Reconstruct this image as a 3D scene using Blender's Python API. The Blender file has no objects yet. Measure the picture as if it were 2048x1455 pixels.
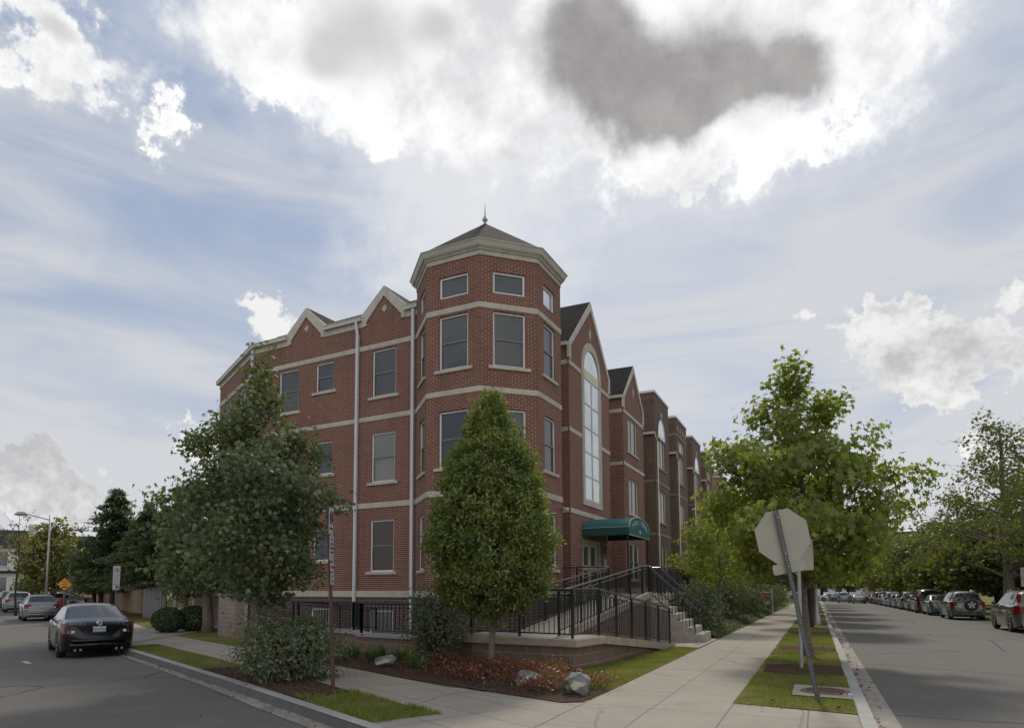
import bpy, bmesh, math, random
import numpy as np
from mathutils import Vector, Matrix
R = math.radians
SC = bpy.context.scene
COL = SC.collection

# ---------------------------------------------------------------- camera
AZ, PITCH, ROLL, HC = .43131, .07846, -.0049, 1.6
def _yaw(v):
    ca, sa = math.cos(AZ), math.sin(AZ)
    return Vector((v[0]*ca - v[1]*sa, v[0]*sa + v[1]*ca, v[2]))
_f = Vector((0, math.cos(PITCH), math.sin(PITCH)))
_u = Vector((0, -math.sin(PITCH), math.cos(PITCH)))
_r = Vector((1, 0, 0))
_r2 = _r*math.cos(ROLL) + _u*math.sin(ROLL)
_u2 = _u*math.cos(ROLL) - _r*math.sin(ROLL)
cam = bpy.data.objects.new("camera", bpy.data.cameras.new("camera"))
COL.objects.link(cam)
m = Matrix.Identity(4)
for i, v in enumerate((_yaw(_r2), _yaw(_u2), -_yaw(_f))):
    for k in range(3): m[k][i] = v[k]
m.translation = (0, 0, HC)
cam.matrix_world = m
cam.data.sensor_width = 36
cam.data.lens = 36*1317.05/2048
cam.data.shift_y = (1065.72-727.5)/2048
cam.data.clip_end = 3000
SC.camera = cam
SC.view_settings.view_transform = 'Standard'
SC.view_settings.look = 'None'
SC.view_settings.exposure = 0.0
SC.view_settings.gamma = 1.0
SC.render.film_transparent = False
SC.cycles.max_bounces = 6
SC.cycles.transparent_max_bounces = 8
SC.cycles.sample_clamp_indirect = 4

# ---------------------------------------------------------------- sky and sun
SUN_EL, SUN_AZ = R(44), R(-15)          # azimuth from +Y towards +X
def sky_world():
    w = bpy.data.worlds.new("World"); SC.world = w; w.use_nodes = True
    nt = w.node_tree; N = nt.nodes; Lk = nt.links; N.clear()
    out = N.new('ShaderNodeOutputWorld')
    def math_(op, a, b=None, c=None, clamp=False):
        n = N.new('ShaderNodeMath'); n.operation = op; n.use_clamp = clamp
        for i, v in enumerate((a, b, c)):
            if v is None: continue
            if isinstance(v, (int, float)): n.inputs[i].default_value = v
            else: Lk.new(v, n.inputs[i])
        return n.outputs[0]
    tc = N.new('ShaderNodeTexCoord')
    D = tc.outputs['Generated']
    sep = N.new('ShaderNodeSeparateXYZ'); Lk.new(D, sep.inputs[0])
    az = math_('ARCTAN2', sep.outputs[0], sep.outputs[1])
    el = math_('ARCSINE', sep.outputs[2])
    cmb = N.new('ShaderNodeCombineXYZ'); Lk.new(az, cmb.inputs[0]); Lk.new(el, cmb.inputs[1])
    P0_ = cmb.outputs[0]
    def noise(scale, detail=6, rough=.55, vec=None, stretch=None, off=None, dist=0):
        mp = N.new('ShaderNodeMapping'); Lk.new(vec or D, mp.inputs[0])
        if stretch: mp.inputs['Scale'].default_value = stretch
        if off: mp.inputs['Rotation'].default_value = off
        n = N.new('ShaderNodeTexNoise'); n.inputs['Scale'].default_value = scale
        n.inputs['Detail'].default_value = detail; n.inputs['Roughness'].default_value = rough
        n.inputs['Distortion'].default_value = dist
        Lk.new(mp.outputs[0], n.inputs['Vector']); return n.outputs['Fac']
    def warp(amp, scale, det, src, rough=.6):
        n = N.new('ShaderNodeTexNoise'); n.inputs['Scale'].default_value = scale; n.inputs['Detail'].default_value = det; n.inputs['Roughness'].default_value = rough; Lk.new(D, n.inputs['Vector'])
        a = N.new('ShaderNodeVectorMath'); a.operation = 'SUBTRACT'; Lk.new(n.outputs['Color'], a.inputs[0]); a.inputs[1].default_value = (.5, .5, .5)
        b = N.new('ShaderNodeVectorMath'); b.operation = 'MULTIPLY_ADD'; Lk.new(a.outputs[0], b.inputs[0]); b.inputs[1].default_value = (amp, amp, 0); Lk.new(src, b.inputs[2]); return b.outputs[0]
    P1_ = warp(.22, 11, 8, warp(.36, 3.4, 5, P0_), .68)
    def ellipses(lst, P=None):
        P = P or P1_; acc = None
        for (a, e, ra, re) in lst:
            s = N.new('ShaderNodeVectorMath'); s.operation = 'SUBTRACT'; Lk.new(P, s.inputs[0]); s.inputs[1].default_value = (R(a), R(e), 0)
            q = N.new('ShaderNodeVectorMath'); q.operation = 'MULTIPLY'; Lk.new(s.outputs[0], q.inputs[0]); q.inputs[1].default_value = (1/R(ra), 1/R(re), 0)
            l = N.new('ShaderNodeVectorMath'); l.operation = 'LENGTH'; Lk.new(q.outputs[0], l.inputs[0])
            v = math_('SUBTRACT', 1.0, l.outputs['Value'])
            acc = v if acc is None else math_('MAXIMUM', acc, v)
        return acc
    def blobs(lst, P):
        acc = None
        for (a, e, ra, re) in lst:
            s = N.new('ShaderNodeVectorMath'); s.operation = 'SUBTRACT'; Lk.new(P, s.inputs[0]); s.inputs[1].default_value = (R(a), R(e), 0)
            q = N.new('ShaderNodeVectorMath'); q.operation = 'MULTIPLY'; Lk.new(s.outputs[0], q.inputs[0]); q.inputs[1].default_value = (1/R(ra*1.5), 1/R(re*1.5), 0)
            l = N.new('ShaderNodeVectorMath'); l.operation = 'LENGTH'; Lk.new(q.outputs[0], l.inputs[0])
            v = math_('POWER', math_('SUBTRACT', 1.0, l.outputs['Value'], None, True), 1.6)
            acc = v if acc is None else math_('ADD', acc, v)
        return acc
    def smooth(v, lo, hi):
        n = N.new('ShaderNodeMapRange'); n.interpolation_type = 'SMOOTHSTEP'
        Lk.new(v, n.inputs[0]); n.inputs[1].default_value = lo; n.inputs[2].default_value = hi
        return n.outputs[0]
    def mix(f, a, b):
        n = N.new('ShaderNodeMix'); n.data_type = 'RGBA'
        if isinstance(f, (int, float)): n.inputs[0].default_value = f
        else: Lk.new(f, n.inputs[0])
        for i, v in ((6, a), (7, b)):
            if isinstance(v, tuple): n.inputs[i].default_value = (*v, 1)
            else: Lk.new(v, n.inputs[i])
        return n.outputs[2]
    big = noise(5.5, 10, .62, dist=.4); fine = noise(20, 8, .65)
    nz = math_('ADD', math_('MULTIPLY', math_('SUBTRACT', big, .5), 3.2), math_('MULTIPLY', math_('SUBTRACT', fine, .5), 1.6))
    Pd = warp(.16, 3.0, 4, P0_)
    body = ellipses(CLOUDS)
    lowm = ellipses(LOWCLOUDS)
    mask = smooth(math_('ADD', body, math_('MULTIPLY', nz, .20)), -.22, .32)
    mask2 = math_('MULTIPLY', smooth(math_('ADD', lowm, math_('MULTIPLY', nz, .22)), -.14, .34), .9)
    glow = smooth(body, -.9, .5)
    dark = smooth(math_('ADD', blobs(DARKS, warp(.10, 9, 6, Pd)), math_('MULTIPLY', nz, .13)), -.10, .95)
    soft = smooth(math_('ADD', blobs(GREYS, Pd), math_('MULTIPLY', nz, .22)), .05, .85)
    # thin cirrus veil
    c1 = noise(2.2, 7, .55, P0_, (1.1, 4.2, 1), (0, 0, R(28)), .8)
    c2 = noise(1.2, 5, .55)
    veil = smooth(math_('ADD', math_('MULTIPLY', c1, .75), math_('MULTIPLY', c2, .5)), .46, .86)
    low = smooth(el, R(34), R(0))
    veil = math_('ADD', veil, math_('MULTIPLY', low, .70), None, True)
    sky = N.new('ShaderNodeTexSky'); sky.sky_type = 'NISHITA'; sky.sun_disc = False
    sky.sun_elevation = SUN_EL; sky.sun_rotation = SUN_AZ
    sky.air_density = 1.0; sky.dust_density = 1.2; sky.ozone_density = 2.0
    sc = N.new('ShaderNodeVectorMath'); sc.operation = 'SCALE'; Lk.new(sky.outputs[0], sc.inputs[0]); sc.inputs['Scale'].default_value = SKY_K
    base = mix(.72, sc.outputs[0], (.34, .43, .61))
    c = mix(math_('MULTIPLY', veil, .78), base, (.72, .715, .715))
    c = mix(math_('MULTIPLY', glow, .62), c, (.80, .81, .83))
    c = mix(math_('MULTIPLY', smooth(math_('ADD', ellipses([(-29, 31, 13, 13)]), math_('MULTIPLY', nz, .15)), -.1, .7), .7), c, (.84, .84, .85))
    c = mix(mask2, c, mix(smooth(math_('ADD', nz, math_('MULTIPLY', lowm, -.5)), -1.0, .15), (.53, .53, .545), (.93, .92, .90)))
    shade = smooth(math_('ADD', nz, math_('MULTIPLY', body, -.35)), -1.05, .35)
    heart = mix(smooth(nz, -.7, .7), (.31, .30, .298), (.45, .44, .435))
    cl = mix(dark, mix(shade, (.70, .705, .72), (1.10, 1.10, 1.10)), heart)
    cl = mix(math_('MULTIPLY', soft, .75), cl, (.58, .575, .57))
    c = mix(mask, c, cl)
    # the unseen half of the sky behind the viewer, brightened to fill the shaded fronts
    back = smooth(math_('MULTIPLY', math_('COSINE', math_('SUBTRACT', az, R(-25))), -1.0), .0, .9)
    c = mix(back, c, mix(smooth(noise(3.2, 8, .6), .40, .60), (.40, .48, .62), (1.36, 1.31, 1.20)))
    below = smooth(el, R(-1), R(-4))
    c = mix(below, c, (.16, .15, .13))
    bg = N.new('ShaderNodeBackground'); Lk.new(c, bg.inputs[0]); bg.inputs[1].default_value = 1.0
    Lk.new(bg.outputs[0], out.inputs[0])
SKY_K = .09
# clouds: azimuth, elevation, half-widths in degrees (world directions)
CLOUDS = [(-45.2, 41.2, 9.4, 3.9), (-34.8, 40.9, 14.5, 6.4), (-25.6, 39.6, 13.6, 7.0), (-14.2, 37.9, 14.4, 6.3), (-4.4, 37.4, 13.2, 5.7), (2.6, 37.1, 5.5, 3.6), (-33.4, 35.4, 5.4, 2.2), (-1.3, 33.9, 6.2, 2.1), (4.9, 38.4, 3.9, 1.8), (-45.0, 37.6, 4.5, 2.6), (-62.4, 36.8, 5.6, 1.6), (-55.2, 33.4, 1.3, 1.3), (-15.2, 33.6, 5.3, 1.6), (-7.9, 32.8, 4.6, 1.5), (-20.8, 49.4, 36.6, 4.8)]
LOWCLOUDS = [(4.5, 17.5, 2.4, 1.8), (7.5, 17.7, 1.9, 1.6), (7.0, 14.9, 3.9, 2.5), (10.5, 15.0, 2.7, 2.1), (12.1, 13.0, 2.6, 1.7), (8.2, 12.2, 4.7, 1.8), (-60.6, 7.5, 3.2, 1.4), (-62.0, 6.4, 2.5, 1.7), (-58.4, 5.9, 3.6, 1.4), (-44.6, 21.3, 2.8, 1.5), (-51.0, 10.6, 2.1, 1.2)]
DARKS = [(-10.1, 37.2, 6.4, 3.1), (-17.8, 39.4, 5.0, 3.5), (-17.5, 40.5, 4.8, 3.5), (-14.9, 37.4, 4.9, 3.0), (-10.3, 35.2, 4.7, 2.2), (-4.7, 38.9, 5.3, 3.3), (-2.8, 36.3, 5.1, 2.6), (-7.7, 36.2, 3.8, 2.4), (0.4, 36.8, 2.7, 2.3)]
GREYS = [(-37.4, 40.9, 5.3, 3.6), (-40.9, 39.1, 2.6, 1.7), (8.2, 12.6, 5.0, 2.1), (-61.1, 6.4, 3.4, 1.4), (-31.1, 41.7, 2.7, 1.6), (-61.4, 35.6, 1.8, 0.8)]
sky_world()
sl = bpy.data.lights.new("sun", 'SUN'); sl.energy = 2.4; sl.angle = R(8); sl.color = (1, .93, .82)
so = bpy.data.objects.new("sun", sl); COL.objects.link(so)
sd = Vector((math.sin(SUN_AZ)*math.cos(SUN_EL), math.cos(SUN_AZ)*math.cos(SUN_EL), math.sin(SUN_EL)))
so.rotation_euler = sd.to_track_quat('Z', 'Y').to_euler(); so.location = sd*50

# ---------------------------------------------------------------- materials
def mat(name):
    m = bpy.data.materials.new(name); m.use_nodes = True
    return m, m.node_tree, m.node_tree.nodes['Principled BSDF']
def node(nt, t, **kw):
    n = nt.nodes.new('ShaderNode'+t)
    for k, v in kw.items(): setattr(n, k, v)
    return n
def rgb(c): return (c[0], c[1], c[2], 1)
def ramp(nt, fac, stops):
    r = node(nt, 'ValToRGB'); e = r.color_ramp.elements
    e[0].position, e[0].color = stops[0][0], rgb(stops[0][1]); e[1].position, e[1].color = stops[-1][0], rgb(stops[-1][1])
    for p, c in stops[1:-1]:
        x = e.new(p); x.color = rgb(c)
    nt.links.new(fac, r.inputs[0]); return r.outputs[0]
def nz(nt, scale, detail=5, rough=.6, coord='Object', stretch=None):
    tc = node(nt, 'TexCoord'); mp = node(nt, 'Mapping'); nt.links.new(tc.outputs[coord], mp.inputs[0])
    if stretch: mp.inputs['Scale'].default_value = stretch
    n = node(nt, 'TexNoise'); n.inputs['Scale'].default_value = scale; n.inputs['Detail'].default_value = detail
    n.inputs['Roughness'].default_value = rough; nt.links.new(mp.outputs[0], n.inputs['Vector']); return n.outputs['Fac']
def mixc(nt, f, a, b, mode='MIX'):
    n = node(nt, 'Mix', data_type='RGBA', blend_type=mode)
    if isinstance(f, (int, float)): n.inputs[0].default_value = f
    else: nt.links.new(f, n.inputs[0])
    for i, v in ((6, a), (7, b)):
        if isinstance(v, (tuple, list)): n.inputs[i].default_value = rgb(v)
        else: nt.links.new(v, n.inputs[i])
    return n.outputs[2]
def bump(nt, b, h, strength=.3, dist=.02):
    n = node(nt, 'Bump'); n.inputs['Strength'].default_value = strength; n.inputs['Distance'].default_value = dist
    nt.links.new(h, n.inputs['Height']); nt.links.new(n.outputs[0], b.inputs['Normal'])
def plain(name, c, rough=.6, var=.15, scale=6, metallic=0, spec=.5, bmp=0, coat=0):
    m, nt, b = mat(name)
    f = nz(nt, scale)
    lo = tuple(x*(1-var) for x in c); hi = tuple(min(1, x*(1+var)) for x in c)
    nt.links.new(ramp(nt, f, [(.3, lo), (.7, hi)]), b.inputs['Base Color'])
    b.inputs['Roughness'].default_value = rough; b.inputs['Metallic'].default_value = metallic
    b.inputs['Specular IOR Level'].default_value = spec
    if coat: b.inputs['Coat Weight'].default_value = coat; b.inputs['Coat Roughness'].default_value = .04
    if bmp: bump(nt, b, nz(nt, scale*6), bmp)
    return m
def brick(name, c1, c2, mortar, w=.215, h=.0677, msize=.011, rough=.85, stain=.25, dark=None):
    m, nt, b = mat(name)
    tc = node(nt, 'TexCoord'); br = node(nt, 'TexBrick')
    nt.links.new(tc.outputs['UV'], br.inputs['Vector'])
    br.offset = .5; br.inputs['Scale'].default_value = 1
    br.inputs['Brick Width'].default_value = w; br.inputs['Row Height'].default_value = h
    br.inputs['Mortar Size'].default_value = msize/2; br.inputs['Mortar Smooth'].default_value = .1; br.inputs['Bias'].default_value = 0
    br.inputs['Color1'].default_value = rgb(c1); br.inputs['Color2'].default_value = rgb(c2); br.inputs['Mortar'].default_value = rgb(mortar)
    f = nz(nt, .55, 6, .65); g = nz(nt, 3.0, 4)
    c = mixc(nt, ramp(nt, f, [(.35, (0, 0, 0)), (.75, (stain,)*3)]), br.outputs['Color'], tuple(x*.45 for x in c1))
    c = mixc(nt, ramp(nt, g, [(.5, (0, 0, 0)), (.8, (.22,)*3)]), c, tuple(min(1, x*1.5+.03) for x in c1))
    k = nz(nt, 1.6, 6, .7, stretch=(1, 1, .10)); c = mixc(nt, ramp(nt, k, [(.5, (0, 0, 0)), (.85, (.45,)*3)]), c, tuple(x*.4 for x in c1))
    nt.links.new(c, b.inputs['Base Color']); b.inputs['Roughness'].default_value = rough
    b.inputs['Specular IOR Level'].default_value = .25
    bump(nt, b, br.outputs['Fac'], -.35, .01)
    return m
def stone(name, c, joint=1.2, rough=.8):
    m, nt, b = mat(name)
    tc = node(nt, 'TexCoord'); br = node(nt, 'TexBrick'); nt.links.new(tc.outputs['UV'], br.inputs['Vector'])
    br.offset = 0; br.inputs['Scale'].default_value = 1; br.inputs['Brick Width'].default_value = joint; br.inputs['Row Height'].default_value = 50
    br.inputs['Mortar Size'].default_value = .005; br.inputs['Mortar Smooth'].default_value = .3
    br.inputs['Color1'].default_value = rgb(c); br.inputs['Color2'].default_value = rgb(tuple(x*.93 for x in c)); br.inputs['Mortar'].default_value = rgb(tuple(x*.4 for x in c))
    s = nz(nt, 3.5, 6, .7, stretch=(1, 1, .25))
    cc = mixc(nt, ramp(nt, s, [(.4, (0, 0, 0)), (.8, (.55,)*3)]), br.outputs['Color'], tuple(x*.45 for x in c))
    nt.links.new(cc, b.inputs['Base Color']); b.inputs['Roughness'].default_value = rough; b.inputs['Specular IOR Level'].default_value = .3
    return m
def glass(name, c, rough=.06, metallic=0, ior=1.7, wav=.0):
    m, nt, b = mat(name)
    f = nz(nt, 1.3, 3)
    nt.links.new(ramp(nt, f, [(.3, tuple(x*.7 for x in c)), (.7, c)]), b.inputs['Base Color'])
    b.inputs['Roughness'].default_value = rough; b.inputs['Metallic'].default_value = metallic; b.inputs['IOR'].default_value = ior
    if wav: bump(nt, b, nz(nt, 2.2, 2), wav, .05)
    return m
def shingle(name, c):
    m, nt, b = mat(name)
    tc = node(nt, 'TexCoord'); br = node(nt, 'TexBrick'); nt.links.new(tc.outputs['UV'], br.inputs['Vector'])
    br.inputs['Scale'].default_value = 1; br.inputs['Brick Width'].default_value = .3; br.inputs['Row Height'].default_value = .15
    br.inputs['Mortar Size'].default_value = .012; br.inputs['Color1'].default_value = rgb(c); br.inputs['Color2'].default_value = rgb(tuple(x*.72 for x in c))
    b.inputs['Specular IOR Level'].default_value = .04; br.inputs['Mortar'].default_value = rgb(tuple(x*.35 for x in c))
    s = nz(nt, 2, 6)
    nt.links.new(mixc(nt, ramp(nt, s, [(.35, (0, 0, 0)), (.8, (.5,)*3)]), br.outputs['Color'], tuple(x*1.4 for x in c)), b.inputs['Base Color'])
    b.inputs['Roughness'].default_value = .9; bump(nt, b, br.outputs['Fac'], -.5, .02)
    return m
def paving(name, c, w=1.2, h=.93, offx=0, offy=0, j=.011):
    m, nt, b = mat(name)
    tc = node(nt, 'TexCoord'); mp = node(nt, 'Mapping'); nt.links.new(tc.outputs['UV'], mp.inputs[0]); mp.inputs['Location'].default_value = (offx, offy, 0)
    br = node(nt, 'TexBrick'); nt.links.new(mp.outputs[0], br.inputs['Vector']); br.offset = 0
    br.inputs['Scale'].default_value = 1; br.inputs['Brick Width'].default_value = w; br.inputs['Row Height'].default_value = h
    br.inputs['Mortar Size'].default_value = j; br.inputs['Mortar Smooth'].default_value = .5
    br.inputs['Color1'].default_value = rgb(c); br.inputs['Color2'].default_value = rgb(tuple(x*.9 for x in c)); br.inputs['Mortar'].default_value = rgb(tuple(x*.35 for x in c))
    s = nz(nt, .9, 8, .65); g = nz(nt, 45, 3); k = nz(nt, 4, 6)
    cc = mixc(nt, ramp(nt, s, [(.35, (0, 0, 0)), (.75, (.5,)*3)]), br.outputs['Color'], tuple(x*.62 for x in c))
    cc = mixc(nt, ramp(nt, k, [(.55, (0, 0, 0)), (.75, (.35,)*3)]), cc, tuple(min(1, x*1.2) for x in c))
    cc = mixc(nt, ramp(nt, g, [(.4, (0, 0, 0)), (.7, (.35,)*3)]), cc, tuple(x*.5 for x in c)); cc = mixc(nt, ramp(nt, nz(nt, 2.6, 8, .75), [(.56, (0, 0, 0)), (.72, (.4,)*3)]), cc, tuple(x*.5 for x in c))
    # thin dark cracks
    v = node(nt, 'TexVoronoi', feature='DISTANCE_TO_EDGE'); t2 = node(nt, 'TexCoord'); d = node(nt, 'TexNoise'); d.inputs['Scale'].default_value = 3
    nt.links.new(t2.outputs['Object'], d.inputs['Vector']); nt.links.new(mixc(nt, .12, t2.outputs['Object'], d.outputs['Color']), v.inputs['Vector']); v.inputs['Scale'].default_value = .33
    cc = mixc(nt, ramp(nt, v.outputs['Distance'], [(.0, (.5,)*3), (.006, (0, 0, 0))]), cc, tuple(x*.3 for x in c))
    nt.links.new(cc, b.inputs['Base Color']); b.inputs['Roughness'].default_value = .9; b.inputs['Specular IOR Level'].default_value = .2
    bump(nt, b, g, .25, .01)
    return m
def asphalt():
    m, nt, b = mat('asphalt')
    g = nz(nt, 42, 6, .8); s = nz(nt, .28, 8, .62); k = nz(nt, 1.6, 6, .65); st = nz(nt, 1.1, 5, .6, stretch=(2.2, .12, 1))
    c = ramp(nt, g, [(.3, (.075, .070, .062)), (.55, (.14, .131, .117)), (.8, (.30, .28, .25))])
    c = mixc(nt, ramp(nt, s, [(.38, (0, 0, 0)), (.7, (.6,)*3)]), c, (.125, .115, .103))
    c = mixc(nt, ramp(nt, k, [(.55, (0, 0, 0)), (.75, (.3,)*3)]), c, (.25, .232, .205))
    c = mixc(nt, ramp(nt, st, [(.5, (0, 0, 0)), (.8, (.35,)*3)]), c, (.11, .102, .092))
    v = node(nt, 'TexVoronoi', feature='DISTANCE_TO_EDGE'); tc = node(nt, 'TexCoord'); d = node(nt, 'TexNoise'); d.inputs['Scale'].default_value = 1.5; d.inputs['Detail'].default_value = 6
    nt.links.new(tc.outputs['Object'], d.inputs['Vector']); nt.links.new(mixc(nt, .25, tc.outputs['Object'], d.outputs['Color']), v.inputs['Vector']); v.inputs['Scale'].default_value = .22
    c = mixc(nt, ramp(nt, v.outputs['Distance'], [(.0, (.9,)*3), (.007, (0, 0, 0))]), c, (.025, .025, .025)); c = mixc(nt, ramp(nt, nz(nt, 5, 8, .75), [(.60, (0, 0, 0)), (.68, (.5,)*3)]), c, (.06, .056, .052))
    nt.links.new(c, b.inputs['Base Color']); b.inputs['Roughness'].default_value = .88; b.inputs['Specular IOR Level'].default_value = .25
    bump(nt, b, g, .5, .012)
    return m
def soil(name, a, b_, c_, scale=30):
    m, nt, b = mat(name)
    f = nz(nt, scale, 6, .7); g = nz(nt, 2.5, 6, .6)
    c = ramp(nt, f, [(.3, a), (.5, b_), (.75, c_)])
    c = mixc(nt, ramp(nt, g, [(.4, (0, 0, 0)), (.7, (.5,)*3)]), c, tuple(x*.6 for x in b_))
    nt.links.new(c, b.inputs['Base Color']); b.inputs['Roughness'].default_value = 1; b.inputs['Specular IOR Level'].default_value = .1
    bump(nt, b, f, .9, .03)
    return m
def turf(name, a, b_, dry):
    m, nt, b = mat(name)
    f = nz(nt, 22, 6, .7); g = nz(nt, 1.1, 7, .65)
    c = ramp(nt, f, [(.3, a), (.7, b_)])
    c = mixc(nt, ramp(nt, g, [(.44, (0, 0, 0)), (.60, (.9,)*3)]), c, dry); c = mixc(nt, ramp(nt, nz(nt, 2.4, 6, .7), [(.58, (0, 0, 0)), (.66, (.85,)*3)]), c, (.13, .085, .055))
    nt.links.new(c, b.inputs['Base Color']); b.inputs['Roughness'].default_value = 1; b.inputs['Specular IOR Level'].default_value = .1
    bump(nt, b, f, .9, .04)
    return m
def leaf(name, stops, trans=.45, gloss=.08, rough=.45):
    m = bpy.data.materials.new(name); m.use_nodes = True; nt = m.node_tree; nt.nodes.clear()
    g = node(nt, 'NewGeometry'); f = nz(nt, 1.1, 3)
    mx = node(nt, 'Math', operation='MULTIPLY_ADD'); nt.links.new(g.outputs['Random Per Island'], mx.inputs[0]); mx.inputs[1].default_value = .65
    s2 = node(nt, 'Math', operation='MULTIPLY_ADD'); nt.links.new(f, s2.inputs[0]); s2.inputs[1].default_value = .9; s2.inputs[2].default_value = -.28
    nt.links.new(s2.outputs[0], mx.inputs[2])
    c = ramp(nt, mx.outputs[0], stops)
    d = node(nt, 'BsdfDiffuse'); t = node(nt, 'BsdfTranslucent'); gl = node(nt, 'BsdfGlossy'); gl.inputs['Roughness'].default_value = rough
    nt.links.new(c, d.inputs[0]); nt.links.new(mixc(nt, .5, c, (.42, .50, .06), 'MIX'), t.inputs[0])
    a = node(nt, 'MixShader'); a.inputs[0].default_value = trans; nt.links.new(d.outputs[0], a.inputs[1]); nt.links.new(t.outputs[0], a.inputs[2])
    b = node(nt, 'MixShader'); b.inputs[0].default_value = gloss; nt.links.new(a.outputs[0], b.inputs[1]); nt.links.new(gl.outputs[0], b.inputs[2])
    o = node(nt, 'OutputMaterial'); nt.links.new(b.outputs[0], o.inputs[0]); return m
def boulder_mat():
    m, nt, b = mat('boulder_rock')
    f = nz(nt, 5, 8, .7); w = nz(nt, 2.2, 6, .6, stretch=(1, 1, 2.5))
    c = ramp(nt, f, [(.3, (.07, .078, .082)), (.5, (.15, .158, .158)), (.7, (.28, .28, .265))])
    c = mixc(nt, ramp(nt, w, [(.54, (0, 0, 0)), (.60, (.9,)*3)]), c, (.52, .47, .36))
    nt.links.new(c, b.inputs['Base Color']); b.inputs['Roughness'].default_value = .8; bump(nt, b, f, .7, .06); return m

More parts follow.
